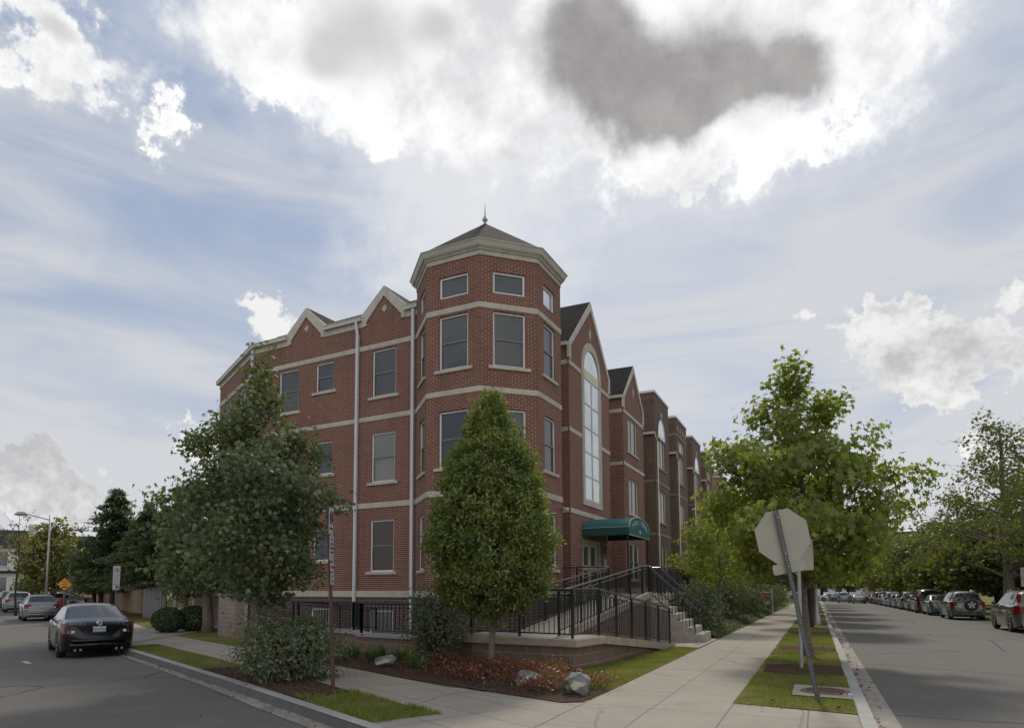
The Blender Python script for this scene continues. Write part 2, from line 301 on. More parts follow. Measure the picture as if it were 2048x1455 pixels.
M = dict(
 red=brick('red_brick', (.182, .066, .049), (.110, .042, .034), (.46, .335, .26), msize=.0155),
 brown=brick('brown_brick', (.13, .078, .060), (.085, .052, .043), (.30, .24, .19), msize=.013),
 base=brick('base_brick', (.115, .075, .072), (.085, .058, .058), (.30, .245, .20), w=.30, h=.10, msize=.012),
 block=brick('brown_block', (.21, .145, .115), (.17, .12, .098), (.36, .28, .22), w=.40, h=.20, msize=.012),
 paleblock=brick('pale_block', (.27, .21, .18), (.23, .18, .155), (.40, .33, .28), w=.30, h=.15, msize=.011),
 tanbrick=brick('tan_brick', (.36, .26, .19), (.30, .215, .16), (.42, .34, .27), w=.30, h=.10),
 stone=stone('cast_stone', (.52, .48, .41)), stone2=stone('brown_stone_band', (.27, .22, .18)),
 concrete=plain('concrete', (.35, .315, .265), .9, .2, 5, bmp=.15),
 ramp=plain('ramp_concrete', (.33, .285, .235), .9, .2, 3.5, bmp=.15),
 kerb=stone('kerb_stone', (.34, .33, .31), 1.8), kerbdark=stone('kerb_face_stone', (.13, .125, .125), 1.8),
 gutterc=plain('gutter_concrete', (.25, .222, .19), .9, .3, 2.5, bmp=.2),
 paveR=paving('sidewalk_concrete', (.36, .322, .268), .93, 1.5, .15, .3), paveL=paving('sidewalk_concrete_side', (.36, .322, .27), 1.45, .70, .5, .12),
 asphalt=asphalt(), mulch=soil('mulch', (.028, .016, .011), (.085, .05, .036), (.20, .14, .11)),
 turf=turf('lawn_turf', (.055, .075, .014), (.16, .185, .038), (.22, .155, .075)), field=turf('ground_turf', (.05, .07, .02), (.09, .11, .035), (.14, .12, .06)),
 frame=plain('white_window_frame', (.74, .73, .74), .5, .05), tanframe=plain('cream_window_frame', (.60, .56, .42), .5, .06),
 sash=plain('grey_sash', (.16, .16, .15), .5, .1), metalwhite=plain('white_downspout', (.56, .57, .60), .4, .06, 2),
 gutter=plain('pale_gutter', (.52, .50, .45), .45, .1, 2), coping=stone('pale_coping', (.56, .53, .47), 1.0),
 glass=glass('dark_window_glass', (.040, .050, .062), .12, 0, 1.62, .1), glassb=glass('screened_window_glass', (.075, .085, .092), .22, 0, 1.5, .12), glassc=glass('clear_window_glass', (.022, .028, .036), .05, 0, 1.7, .05), brickrefl=glass('brick_reflection_glass', (.050, .028, .020), .22, 0, 1.6),  # brown glass: reflected brick is painted into the pane colour
 lightglass=glass('curtained_glass', (.20, .205, .18), .18, 0, 1.6, .1), skyglass=glass('mirror_window_glass', (.62, .68, .72), .03, .75, 1.7, .008),
 blueglass=glass('blue_window_glass', (.045, .058, .095), .05, .2, 1.7), basglass=glass('basement_glass', (.16, .17, .165), .3, 0, 1.5),
 shingle=shingle('grey_shingle', (.050, .046, .040)), slate=shingle('dark_shingle', (.035, .035, .038)),
 roofflat=plain('flat_roofing', (.12, .12, .12), .9), black=plain('black_iron', (.010, .011, .013), .35, .2, 4), blackrail=plain('worn_handrail', (.06, .06, .07), .28, .3, 9, metallic=.6),
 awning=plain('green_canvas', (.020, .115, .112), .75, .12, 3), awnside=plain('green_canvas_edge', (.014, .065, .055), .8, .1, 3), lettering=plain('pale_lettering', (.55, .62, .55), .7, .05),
 door=plain('cream_door_paint', (.44, .42, .33), .5, .06), steel=plain('galvanised_steel', (.32, .33, .33), .4, .15, 8, metallic=.5),
 signback=plain('sign_back_aluminium', (.34, .325, .27), .55, .05, 3), signpost=plain('perforated_post', (.085, .09, .095), .5, .3, 12, metallic=.4), rust=plain('rusty_post', (.075, .042, .032), .8, .35, 14),
 signwhite=plain('sign_white', (.48, .465, .48), .5, .05), signred=plain('sign_red', (.32, .02, .03), .5, .05), signink=plain('sign_ink', (.02, .02, .025), .5), signgreen=plain('sign_green_ink', (.10, .22, .14), .5), signyellow=plain('sign_orange', (.80, .30, .02), .5, .06), blueink=plain('plate_blue', (.06, .12, .42), .5),
 rubber=plain('tyre_rubber', (.018, .018, .018), .8), rim=plain('alloy_rim', (.42, .42, .44), .3, .1, 8, metallic=.7), chrome=plain('chrome', (.75, .75, .78), .12, .03, 3, metallic=1),
 carglass=glass('car_glass', (.02, .024, .028), .04, 0, 1.7), tail=plain('red_tail_lamp', (.17, .005, .012), .18, .3, 9, coat=.6), lampwhite=plain('reverse_lamp', (.75, .65, .6), .2), underside=plain('underbody', (.012, .012, .012), .9),
 bark=plain('grey_bark', (.14, .12, .095), .95, .35, 9, bmp=.5), darkbark=plain('dark_bark', (.045, .032, .024), .95, .35, 9, bmp=.5), palebark=plain('mottled_pale_bark', (.30, .27, .21), .9, .45, 5, bmp=.4),
 whitewall=plain('pale_clapboard', (.62, .60, .55), .7, .06), greyroof=shingle('house_roof', (.045, .045, .055)), darkdoor=plain('dark_opening', (.012, .012, .012), .8),
 rock=boulder_mat(), iron=plain('rusty_cover', (.10, .055, .045), .7, .3, 20, bmp=.3), paint=plain('worn_road_paint', (.42, .41, .39), .8, .3, 8), roof2=plain('flat_cap_metal', (.60, .60, .60), .4, .05),
 drum=plain('dark_red_barrel', (.16, .02, .03), .5), poster=plain('brown_poster', (.30, .13, .06), .6), litter=plain('dry_leaf', (.20, .085, .045), .9, .4, 30), chips=plain('bark_chip', (.085, .052, .038), .95, .6, 40))
L = dict(
 sweetgum=leaf('sweetgum_leaf', [(.0, (.034, .056, .030)), (.35, (.065, .096, .050)), (.65, (.125, .160, .082)), (.92, (.19, .22, .07)), (1, (.30, .20, .05))], .25, .05, .5),
 hornbeam=leaf('hornbeam_leaf', [(.0, (.044, .070, .018)), (.35, (.092, .132, .030)), (.7, (.17, .215, .042)), (.93, (.30, .27, .04)), (1, (.42, .20, .03))], .42, .06),
 plane=leaf('plane_leaf', [(.0, (.050, .075, .010)), (.4, (.105, .145, .014)), (.75, (.20, .23, .022)), (.95, (.33, .29, .03)), (1, (.36, .15, .03))], .58, .05),
 green=leaf('street_leaf', [(.0, (.030, .040, .014)), (.5, (.055, .066, .020)), (.85, (.105, .098, .026)), (1, (.27, .15, .03))], .35, .04),
 dark=leaf('evergreen_leaf', [(.0, (.018, .034, .020)), (.5, (.034, .058, .030)), (1, (.075, .10, .04))], .25, .05),
 olive=leaf('shrub_leaf', [(.0, (.034, .050, .026)), (.45, (.070, .092, .048)), (.85, (.135, .160, .090)), (1, (.24, .12, .08))], .25, .05, .5),
 autumn=leaf('autumn_leaf', [(.0, (.045, .062, .018)), (.45, (.085, .10, .022)), (.75, (.22, .15, .025)), (1, (.34, .07, .03))], .4, .05),
 redcover=leaf('red_groundcover_leaf', [(.0, (.045, .008, .010)), (.45, (.14, .020, .022)), (.85, (.24, .040, .036)), (1, (.36, .22, .16))], .3, .06),
 grass=leaf('grass_blade', [(.0, (.055, .078, .014)), (.45, (.13, .165, .026)), (.75, (.23, .225, .045)), (1, (.38, .27, .13))], .4, .04),
 clump=leaf('strap_leaf', [(.0, (.04, .07, .030)), (.6, (.09, .14, .05)), (1, (.18, .22, .06))], .35, .08),
 lime=leaf('lime_leaf', [(.0, (.16, .16, .03)), (.6, (.32, .30, .05)), (1, (.5, .42, .10))], .35, .08))
def paintmat(name, c, metallic=.3, rough=.28):
    return plain(name, c, rough, .04, 2, metallic=metallic, coat=.8)
CARP = dict(black=plain('black_paint', (.003, .004, .007), .16, .04, 2, spec=.35, coat=.12), silver=paintmat('silver_paint', (.17, .182, .20), .35), dark=paintmat('charcoal_paint', (.035, .038, .045), .4),
 tan=paintmat('tan_paint', (.10, .082, .06), .3), burg=paintmat('burgundy_paint', (.06, .018, .02), .3), blue=paintmat('blue_grey_paint', (.12, .15, .17), .5), white=paintmat('white_paint', (.45, .47, .52), .1), red=paintmat('dark_red_paint', (.16, .03, .035), .3), green=paintmat('grey_green_paint', (.075, .08, .068), .3))

# ---------------------------------------------------------------- object helpers
def thing(name, label, cat, loc=(0, 0, 0), rz=0, group=None):
    o = bpy.data.objects.new(name, None); COL.objects.link(o); o.empty_display_size = .2
    o.location = loc; o.rotation_euler = (0, 0, rz); o['label'] = label; o['category'] = cat
    if group: o['group'] = group
    return o
def tag(o, label=None, cat=None, group=None, kind=None):
    for k, v in (('label', label), ('category', cat), ('group', group), ('kind', kind)):
        if v: o[k] = v
    return o
def rootloc(o):
    while o.parent: o = o.parent
    return Vector(o.location)
class MB:
    def __init__(s): s.v = []; s.f = []; s.uv = []
    def add(s, vs, fs):
        n = len(s.v); s.v += [tuple(v) for v in vs]; s.f += [tuple(i+n for i in f) for f in fs]; return s
    def box(s, a, b):
        x0, y0, z0 = a; x1, y1, z1 = b
        return s.add([(x0,y0,z0),(x1,y0,z0),(x1,y1,z0),(x0,y1,z0),(x0,y0,z1),(x1,y0,z1),(x1,y1,z1),(x0,y1,z1)], [(0,3,2,1),(4,5,6,7),(0,1,5,4),(1,2,6,5),(2,3,7,6),(3,0,4,7)])
    def wbox(s, p, d, s0, s1, z0, z1, o0, o1):      # box on a wall: along d, outward offset o0..o1 (n = right of d)
        n = (d[1], -d[0]); q = lambda t, o, z: (p[0]+d[0]*t+n[0]*o, p[1]+d[1]*t+n[1]*o, z)
        vs = [q(s0,o1,z0),q(s1,o1,z0),q(s1,o0,z0),q(s0,o0,z0),q(s0,o1,z1),q(s1,o1,z1),q(s1,o0,z1),q(s0,o0,z1)]
        return s.add(vs, [(0,3,2,1),(4,5,6,7),(0,1,5,4),(1,2,6,5),(2,3,7,6),(3,0,4,7)])
    def wpoly(s, p, d, pts, o0, o1):                # extruded polygon on a wall, pts (s,z) counter-clockwise seen from outside
        n = (d[1], -d[0]); q = lambda t, o, z: (p[0]+d[0]*t+n[0]*o, p[1]+d[1]*t+n[1]*o, z); k = len(pts)
        vs = [q(a, o1, b) for a, b in pts]+[q(a, o0, b) for a, b in pts]
        return s.add(vs, [tuple(range(k)), tuple(range(2*k-1, k-1, -1))]+[(i, i+k, (i+1) % k+k, (i+1) % k) for i in range(k)])
    def prism(s, poly, z0, z1):
        k = len(poly); vs = [(x, y, z0) for x, y in poly]+[(x, y, z1) for x, y in poly]
        return s.add(vs, [tuple(range(k-1, -1, -1)), tuple(range(k, 2*k))]+[(i, (i+1) % k, (i+1) % k+k, i+k) for i in range(k)])
    def tube(s, pts, r, n=8, cap=True):
        pts = [Vector(p) for p in pts]; rs = r if isinstance(r, (list, tuple)) else [r]*len(pts); rings = []
        b = len(s.v); up = None
        for i, p in enumerate(pts):
            t = (pts[min(i+1, len(pts)-1)]-pts[max(i-1, 0)]).normalized()
            if up is None: up = Vector((0, 0, 1)) if abs(t.z) < .9 else Vector((1, 0, 0))
            a = t.cross(up).normalized(); c = a.cross(t).normalized(); up = c
            for k in range(n):
                w = 2*math.pi*k/n; s.v.append(tuple(p+(a*math.cos(w)+c*math.sin(w))*rs[i]))
        for i in range(len(pts)-1):
            for k in range(n):
                s.f.append((b+i*n+k, b+i*n+(k+1) % n, b+(i+1)*n+(k+1) % n, b+(i+1)*n+k))
        if cap: s.f.append(tuple(b+k for k in range(n-1, -1, -1))); s.f.append(tuple(b+(len(pts)-1)*n+k for k in range(n)))
        return s
    def lathe(s, c, prof, n=16):
        b = len(s.v)
        for r_, z in prof:
            for k in range(n): w = 2*math.pi*k/n; s.v.append((c[0]+r_*math.cos(w), c[1]+r_*math.sin(w), c[2]+z))
        for i in range(len(prof)-1):
            for k in range(n): s.f.append((b+i*n+k, b+i*n+(k+1) % n, b+(i+1)*n+(k+1) % n, b+(i+1)*n+k))
        return s
    def build(s, name, mt, parent=None, smooth=False, local=False, flip=False, label=None, bevel=0):
        me = bpy.data.meshes.new(name)
        off = rootloc(parent) if (parent is not None and not local) else Vector((0, 0, 0))
        me.from_pydata([(v[0]-off.x, v[1]-off.y, v[2]-off.z) for v in s.v], [], s.f)
        uvl = me.uv_layers.new(name='UVMap'); data = np.zeros(len(me.loops)*2, dtype=np.float32)
        for p in me.polygons:
            n = p.normal
            if abs(n.z) > .9: tx, ty = None, None
            else:
                h = math.hypot(n.x, n.y); tx = (-n.y/h, n.x/h); sl = 1/max(.25, math.sqrt(max(1-n.z*n.z, 0)))
            for li in p.loop_indices:
                v = s.v[me.loops[li].vertex_index]
                if tx is None: data[2*li] = v[0]; data[2*li+1] = v[1]
                else: data[2*li] = v[0]*tx[0]+v[1]*tx[1]; data[2*li+1] = v[2]*sl
        uvl.data.foreach_set('uv', data)
        for q in (mt if isinstance(mt, (list, tuple)) else [mt]): me.materials.append(q)
        if smooth: me.shade_smooth()
        o = bpy.data.objects.new(name, me); COL.objects.link(o)
        if parent is not None: o.parent = parent
        if label: o['label'] = label
        if bevel:
            bv = o.modifiers.new('bevel', 'BEVEL'); bv.width = bevel; bv.segments = 2; bv.limit_method = 'ANGLE'; bv.angle_limit = R(40)
        return o
def copy_tree(o, parent=None):
    c = o.copy(); COL.objects.link(c); c.parent = parent
    for ch in list(o.children): copy_tree(ch, c)
    return c
def text(name, body, size, mt, M4, parent, ext=.003, align='CENTER', sx=1.0):
    cu = bpy.data.curves.new(name, 'FONT'); cu.body = body; cu.size = size; cu.extrude = ext; cu.align_x = align; cu.align_y = 'CENTER'; cu.resolution_u = 3
    t = bpy.data.objects.new(name, cu); COL.objects.link(t)
    dg = bpy.context.evaluated_depsgraph_get(); me = bpy.data.meshes.new_from_object(t.evaluated_get(dg)); bpy.data.objects.remove(t)
    me.transform(Matrix.Diagonal((sx, 1, 1, 1))); me.transform(M4); me.materials.clear(); me.materials.append(mt)
    o = bpy.data.objects.new(name, me); COL.objects.link(o); o.parent = parent; return o
def frame_m(origin, xdir, zdir=(0, 0, 1)):        # text frame: x along xdir, y along zdir
    x = Vector(xdir).normalized(); y = Vector(zdir).normalized(); z = x.cross(y)
    m = Matrix.Identity(4)
    for i, v in enumerate((x, y, z)):
        for k in range(3): m[k][i] = v[k]
    m.translation = origin; return m
def hz(x, y):                                       # ground height: the right-hand street falls gently away
    return -.012*max(0., y-8)*min(1., max(0., (x+13)/6)) - .012*min(14., max(0., -x-8))

# ---------------------------------------------------------------- ground, streets, pavements
def patch(name, poly, dz, mt, kind='structure', rot=0, cuts=(), parent=None):
    bm = bmesh.new(); f = bm.faces.new([bm.verts.new((x, y, 0)) for x, y in poly])
    for x in (-22, -13, -11, -9, -8, -7): bmesh.ops.bisect_plane(bm, geom=bm.verts[:]+bm.edges[:]+bm.faces[:], plane_co=(x, 0, 0), plane_no=(1, 0, 0))
    for y in (8,)+tuple(cuts): bmesh.ops.bisect_plane(bm, geom=bm.verts[:]+bm.edges[:]+bm.faces[:], plane_co=(0, y, 0), plane_no=(0, 1, 0))
    bmesh.ops.triangulate(bm, faces=bm.faces[:])
    for v in bm.verts: v.co.z = hz(v.co.x, v.co.y)+dz
    bmesh.ops.recalc_face_normals(bm, faces=bm.faces[:])
    for f in bm.faces:
        if f.normal.z < 0: f.normal_flip()
    uv = bm.loops.layers.uv.new('UVMap'); c, s = math.cos(rot), math.sin(rot)
    for f in bm.faces:
        for l in f.loops: x, y = l.vert.co.x, l.vert.co.y; l[uv].uv = (x*c+y*s, -x*s+y*c)
    me = bpy.data.meshes.new(name); bm.to_mesh(me); bm.free(); me.materials.append(mt)
    o = bpy.data.objects.new(name, me); COL.objects.link(o)
    if kind: o['kind'] = kind
    if parent: o.parent = parent
    return o
KD = Vector((-.9042, .4271)); KN = Vector((.4271, .9042))   # along the side-street kerb, and away from that street
K0 = Vector((-4.63, 6.35))
def K(a, b):
    t = min(1., max(0., (a-18)/20)); p = K0+KD*a+KN*(b+t*t*(3-2*t)); return (p.x, p.y)
def KL(a0, a1, b): return [K(a, b) for a in sorted([a0, a1]+[q for q in (18, 22, 26, 30, 34, 38) if min(a0, a1) < q < max(a0, a1)], reverse=a0 > a1)]
patch('ground', [(-900, -300), (900, -300), (900, 1500), (-900, 1500)], -.40, M['field'], cuts=(100, 300))
patch('road', [(-160, -40), (40, -40), (40, 260), (-30, 260), (-160, 260)], -.13, M['asphalt'], cuts=(60, 120))
corner = [(.56, 7.6), (.35, 6.6), (-.3, 5.8), (-1.4, 5.3), (-2.8, 5.2), (-4.2, 5.75), K(0, -.13)]
swR = [(-2.94, 300), (-2.94, 5.25), (-2.8, 5.2), (-1.4, 5.3), (-.3, 5.8), (.35, 6.6), (.41, 7.6), (.41, 300)]
patch('sidewalk', swR, 0, M['paveR'])
KA = math.atan2(KD.y, KD.x)
patch('sidewalk', [(-2.945, 5.25), (-2.945, 8.7), (-2.945, 9.6), K(1.2, 2.45), *KL(3, 42, 2.3), *KL(42, 0, -.02), (-4.3, 5.85)], .001, M['paveL'], rot=KA)
def lawn_poly(): return [*KL(2, 42, 2.29), (-45, 60), (-12, 120), (-2.95, 220), (-2.95, 9.0)]
patch('lawn', lawn_poly(), .004, M['turf'], cuts=(20, 40, 80))
bed = [(-2.97, 8.75), (-2.97, 9.95), (-3.4, 11.0), (-4.3, 12.3), (-6.9, 12.6), (-8.0, 13.4), (-11.3, 14.6), (-12.4, 13.3), K(6.6, 2.32), K(3, 2.30), K(1.2, 2.47), K(-.3, 2.62)]
patch('planting_bed', bed, .014, M['mulch'])
patch('verge', [(-1.09, 9.55), (.41, 9.30), (.41, 300), (-.95, 300), (-1.07, 30)], .010, M['turf'], cuts=(20, 40, 80))
patch('verge', [K(.25, .0), K(15.5, .0), K(15.2, .92), K(5, .88), K(0, .93), (-4.36, 7.22)], .010, M['turf'])
patch('mulch', [K(2.2, .02), K(7.3, .02), K(6.9, .9), K(4.8, 1.0), K(2.5, .85)], .020, M['mulch'])
for (y0, y1) in ((13.2, 15.2), (18.6, 20.2), (25.6, 27.8), (34, 36)):
    patch('mulch', [(-.98, y0+.3), (-.3, y0), (.40, y0+.2), (.40, y1-.2), (-.2, y1), (-1.0, y1-.3)], .018, M['mulch'])
def kerbstrip(name, a, b, n, w, top, bot, mt, seg=1.8):
    mb = MB(); n = Vector(n)
    if isinstance(a, list): pl = [Vector(q) for q in a]
    else:
        a = Vector(a); b = Vector(b); k = max(1, int((b-a).length/6)); pl = [a+(b-a)*(i/k) for i in range(k+1)]
    for p, q in zip(pl, pl[1:]):
        vs = []
        for r_ in (p, q):
            for o, t in ((0, top), (w, top), (w+.02, bot)):
                x, y = r_.x+n.x*o, r_.y+n.y*o; vs.append((x, y, hz(x, y)+t))
        mb.add(vs, [(0, 1, 4, 3), (1, 2, 5, 4)])
    return mb.build(name, mt)
def setkind(o, k='structure'): o['kind'] = k; return o
ko = kerbstrip('kerb', (.41, 8.0), (.41, 260), (1, 0), .16, .012, -.13, M['kerb']); setkind(ko)
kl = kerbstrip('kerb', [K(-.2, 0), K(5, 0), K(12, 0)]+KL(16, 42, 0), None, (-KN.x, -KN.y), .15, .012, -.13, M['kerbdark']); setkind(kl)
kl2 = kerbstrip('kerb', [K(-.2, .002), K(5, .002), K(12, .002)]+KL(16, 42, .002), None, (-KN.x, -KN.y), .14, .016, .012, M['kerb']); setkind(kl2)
mb = MB()                                            # rounded kerb at the corner, just under the frame
cc = [(.57, 8.0), (.5, 7.2), (.2, 6.3), (-.5, 5.6), (-1.5, 5.15), (-2.8, 5.05), (-4.0, 5.45), K(-.2, -.14)]
ci = [(.41, 8.0), (.36, 7.3), (.08, 6.45), (-.58, 5.78), (-1.5, 5.32), (-2.75, 5.22), (-3.95, 5.62), K(-.2, 0)]
for i in range(len(cc)-1):
    a, b, c, d = ci[i], cc[i], cc[i+1], ci[i+1]
    mb.add([(*a, .012), (*b, .012), (*c, .012), (*d, .012), (*b, -.13), (*c, -.13)], [(0, 1, 2, 3), (1, 4, 5, 2)])
setkind(mb.build('kerb', M['kerb']))
patch('gutter_strip', [(.57, 7.5), (.88, 7.5), (.88, 260), (.57, 260)], -.124, M['gutterc'])
patch('gutter_strip', [*KL(-.2, 42, -.15), *KL(42, 6, -.34), K(3, -.42), K(-.2, -.40)], -.122, M['gutterc'])
# far side of the right-hand street
patch('verge', [(9.3, 5), (11.2, 5), (11.2, 260), (9.3, 260)], .006, M['turf'], cuts=(40, 90))
patch('sidewalk', [(11.2, 5), (13.2, 5), (13.2, 260), (11.2, 260)], .003, M['paveR'])
patch('lawn', [(13.2, 5), (60, 5), (60, 260), (13.2, 260)], .004, M['turf'])
setkind(kerbstrip('kerb', (9.3, 5), (9.3, 260), (-1, 0), .16, .012, -.13, M['kerb']))
# driveway apron and yards beyond on the side street
patch('driveway', [K(15.6, -.1), K(19.5, -.1), (-30.0, 24.5), (-26.5, 26)], .016, M['gutterc'])
patch('sidewalk', [K(42, -.02), K(42, 2.3), K(110, 2.3), K(110, -.02)], .001, M['paveL'], rot=KA)
patch('lawn', [K(42, 2.3), K(110, 2.3), (-80, 110), (-45, 60)], .004, M['turf'])
for (a, b, w) in ((13.0, 2.3, .9), (23, 3.6, 1.2)):
    patch('road_marking', [K(a, -b-.1), K(a+w, -b-.16), K(a+w, -b-.04), K(a, -b)], -.124, M['paint'])
patch('road_marking', [(3.6, 63.2), (5.2, 62.8), (5.2, 63.25), (3.6, 63.55)], -.124, M['paint'])

# ---------------------------------------------------------------- building helpers
def wall_open(mb, p, d, s0, s1, z0, z1, ops, rv=.10):
    ss = sorted(set([s0, s1]+[o[0] for o in ops]+[o[1] for o in ops])); zs = sorted(set([z0, z1]+[o[2] for o in ops]+[o[3] for o in ops]))
    n = (d[1], -d[0]); q = lambda t, z, o=0: (p[0]+d[0]*t+n[0]*o, p[1]+d[1]*t+n[1]*o, z)
    for i in range(len(ss)-1):
        for j in range(len(zs)-1):
            a, b, c, e = ss[i], ss[i+1], zs[j], zs[j+1]; cx, cz = (a+b)/2, (c+e)/2
            if any(o[0] < cx < o[1] and o[2] < cz < o[3] for o in ops): continue
            mb.add([q(a, c), q(b, c), q(b, e), q(a, e)], [(0, 1, 2, 3)])
    for (a, b, c, e) in ops:
        mb.add([q(a, c), q(b, c), q(b, e), q(a, e), q(a, c, -rv), q(b, c, -rv), q(b, e, -rv), q(a, e, -rv)], [(0, 4, 5, 1), (1, 5, 6, 2), (2, 6, 7, 3), (3, 7, 4, 0)])
def window(par, p, d, s0, s1, z0, z1, gl='glass', fr='frame', sill=True, double=True, mullion=0, rv=.10, fw=.05, label=None, sillmat='stone'):
    f = MB()
    a, b = -rv, -rv+.05
    f.wbox(p, d, s0, s0+fw, z0, z1, a, b); f.wbox(p, d, s1-fw, s1, z0, z1, a, b)
    f.wbox(p, d, s0+fw, s1-fw, z0, z0+fw, a, b-.002); f.wbox(p, d, s0+fw, s1-fw, z1-fw, z1, a, b-.002)
    w = f.build('window', M[fr], par)
    if label: w['label'] = label
    if double or mullion:
        g = MB(); zm = (z0+z1)/2
        if mullion:
            for k in range(mullion):
                sm = s0+(s1-s0)*(k+1)/(mullion+1); g.wbox(p, d, sm-.05, sm+.05, z0+fw, z1-fw, a+.002, b+.004)
            g.build('mullion', M[fr], w)
        if double:
            g = MB(); g.wbox(p, d, s0+fw, s1-fw, zm-.025, zm+.025, a+.004, b-.008)
            g.wbox(p, d, s0+fw, s0+fw+.03, z0+fw, zm-.025, a+.004, b-.012); g.wbox(p, d, s1-fw-.03, s1-fw, z0+fw, zm-.025, a+.004, b-.012)
            g.build('sash', M['sash'], w)
    n = (d[1], -d[0]); g = MB(); q = lambda t, z: (p[0]+d[0]*t+n[0]*(a+.012), p[1]+d[1]*t+n[1]*(a+.012), z)
    g.add([q(s0+.01, z0+.01), q(s1-.01, z0+.01), q(s1-.01, z1-.01), q(s0+.01, z1-.01)], [(0, 1, 2, 3)])
    if gl == 'glass': gl = ('glass', 'glassb', 'glass', 'glassc')[int(abs(s0*37+z0*91+p[0]*13)) % 4]
    g.build('pane', M[gl], w)
    if sill:
        g = MB(); g.wbox(p, d, s0-.16, s1+.16, z0-.10, z0-.003, -rv, .055); g.build('sill', M[sillmat], w)
    return w
def dirv(a, b): a = Vector(a); b = Vector(b); d = (b-a); return (d.x/d.length, d.y/d.length), d.length

# ---------------------------------------------------------------- the corner apartment building
OC = (-9.95, 19.73); ODA = -.032
def octp(ap, k): Rc = ap/math.cos(math.pi/8); a = ODA+math.pi/8-math.pi/4*(4-k); return (OC[0]+Rc*math.cos(a), OC[1]+Rc*math.sin(a))
def ring(mb, ap0, ap1, z0, z1, za=None):     # octagonal ring; outer apothem ap1 (bottom) / za (top)
    za = za or ap1; b = len(mb.v)
    for k in range(8):
        for ap, z in ((ap0, z0), (ap1, z0), (za, z1), (ap0, z1)): x, y = octp(ap, k); mb.v.append((x, y, z))
    for k in range(8):
        i, j = b+4*k, b+4*((k+1) % 8)
        for e in range(4): mb.f.append((i+e, j+e, j+(e+1) % 4, i+(e+1) % 4))
PL0 = Vector((-12.40, 18.87)); DL = Vector((-.99786, .06532))
LLEN = 8.0
pL = PL0+DL*LLEN; dL = (-DL.x, -DL.y)                # wall runs left to right from pL
def S(s): return LLEN-s
pF = Vector((-25.58, 22.25)); dF, lF = dirv(pF, pL)
B = thing('apartment_building', 'red brick corner apartment building with an octagonal tower and pale stone bands', 'building', (-12, 22, 0))
ZB = {'b1': (10.11, 10.285), 'b2': (7.48, 7.65), 'b3': (4.34, 4.52), 'wt': (1.21, 1.43)}
# side-street front
opsL = []
winL = []
for (s0, s1, z0, z1, g) in ((.78, 1.85, 8.33, 10.04, 'glass'), (3.72, 4.61, 8.90, 10.01, 'glass'), (5.54, 6.58, 8.33, 10.02, 'glass'),
    (.79, 1.85, 5.24, 7.01, 'lightglass'), (3.73, 4.61, 5.74, 6.98, 'glass'), (5.54, 6.58, 5.24, 7.0, 'glass'),
    (.81, 1.86, 2.09, 3.90, 'brickrefl'), (3.73, 4.62, 2.52, 3.69, 'glass'), (5.54, 6.58, 2.09, 3.9, 'glass')):
    o = (S(s1), S(s0), z0, z1); opsL.append(o); winL.append((o, g))
mb = MB(); wall_open(mb, pL, dL, 0, LLEN+.5, 1.43, 11.03, opsL)
for (c, zt) in ((1.34, 12.22), (5.16, 12.22)):      # gables
    n = (dL[1], -dL[0]); q = lambda t, z: (pL[0]+dL[0]*t, pL[1]+dL[1]*t, z)
    mb.add([q(S(c+1.05), 11.03), q(S(c-1.05), 11.03), q(S(c), zt)], [(0, 1, 2)])
mb.build('front_wall', M['red'], B)
bopsL = [(S(1.87), S(.83), -.45, .76), (S(4.64), S(3.75), -.1, .79)]
mb = MB(); wall_open(mb, pL, dL, 0, LLEN+.5, -.5, 1.21, bopsL); mb.build('basement_wall', M['base'], B)
for o, g in winL: window(B, pL, dL, *o, gl=g)
for o in bopsL: window(B, pL, dL, *o, gl='basglass', sill=False, double=False, fw=.06)
for z0, z1 in ZB.values():
    mb = MB(); mb.wbox(pL, dL, -.02, LLEN+.4, z0, z1, -.05, .022 if z0 > 2 else .04); mb.build('stone_band', M['stone'], B)
for (a, b) in ((6.04, 8.0), (2.22, 4.26), (-.2, .48)):
    mb = MB(); mb.wbox(pL, dL, S(b), S(a), 11.0, 11.22, -.05, .03); mb.build('frieze', M['stone'], B)
    mb = MB(); g0, g1 = S(b)-(.1 if b > 7 else -.1), S(a)-(0.1 if a > 1 else 0)
    mb.wbox(pL, dL, g0, g1, 11.22, 11.37, .0, .15); mb.wbox(pL, dL, g0-.01, g1+.01, 11.352, 11.375, -.002, .17); mb.build('gutter', M['gutter'], B)
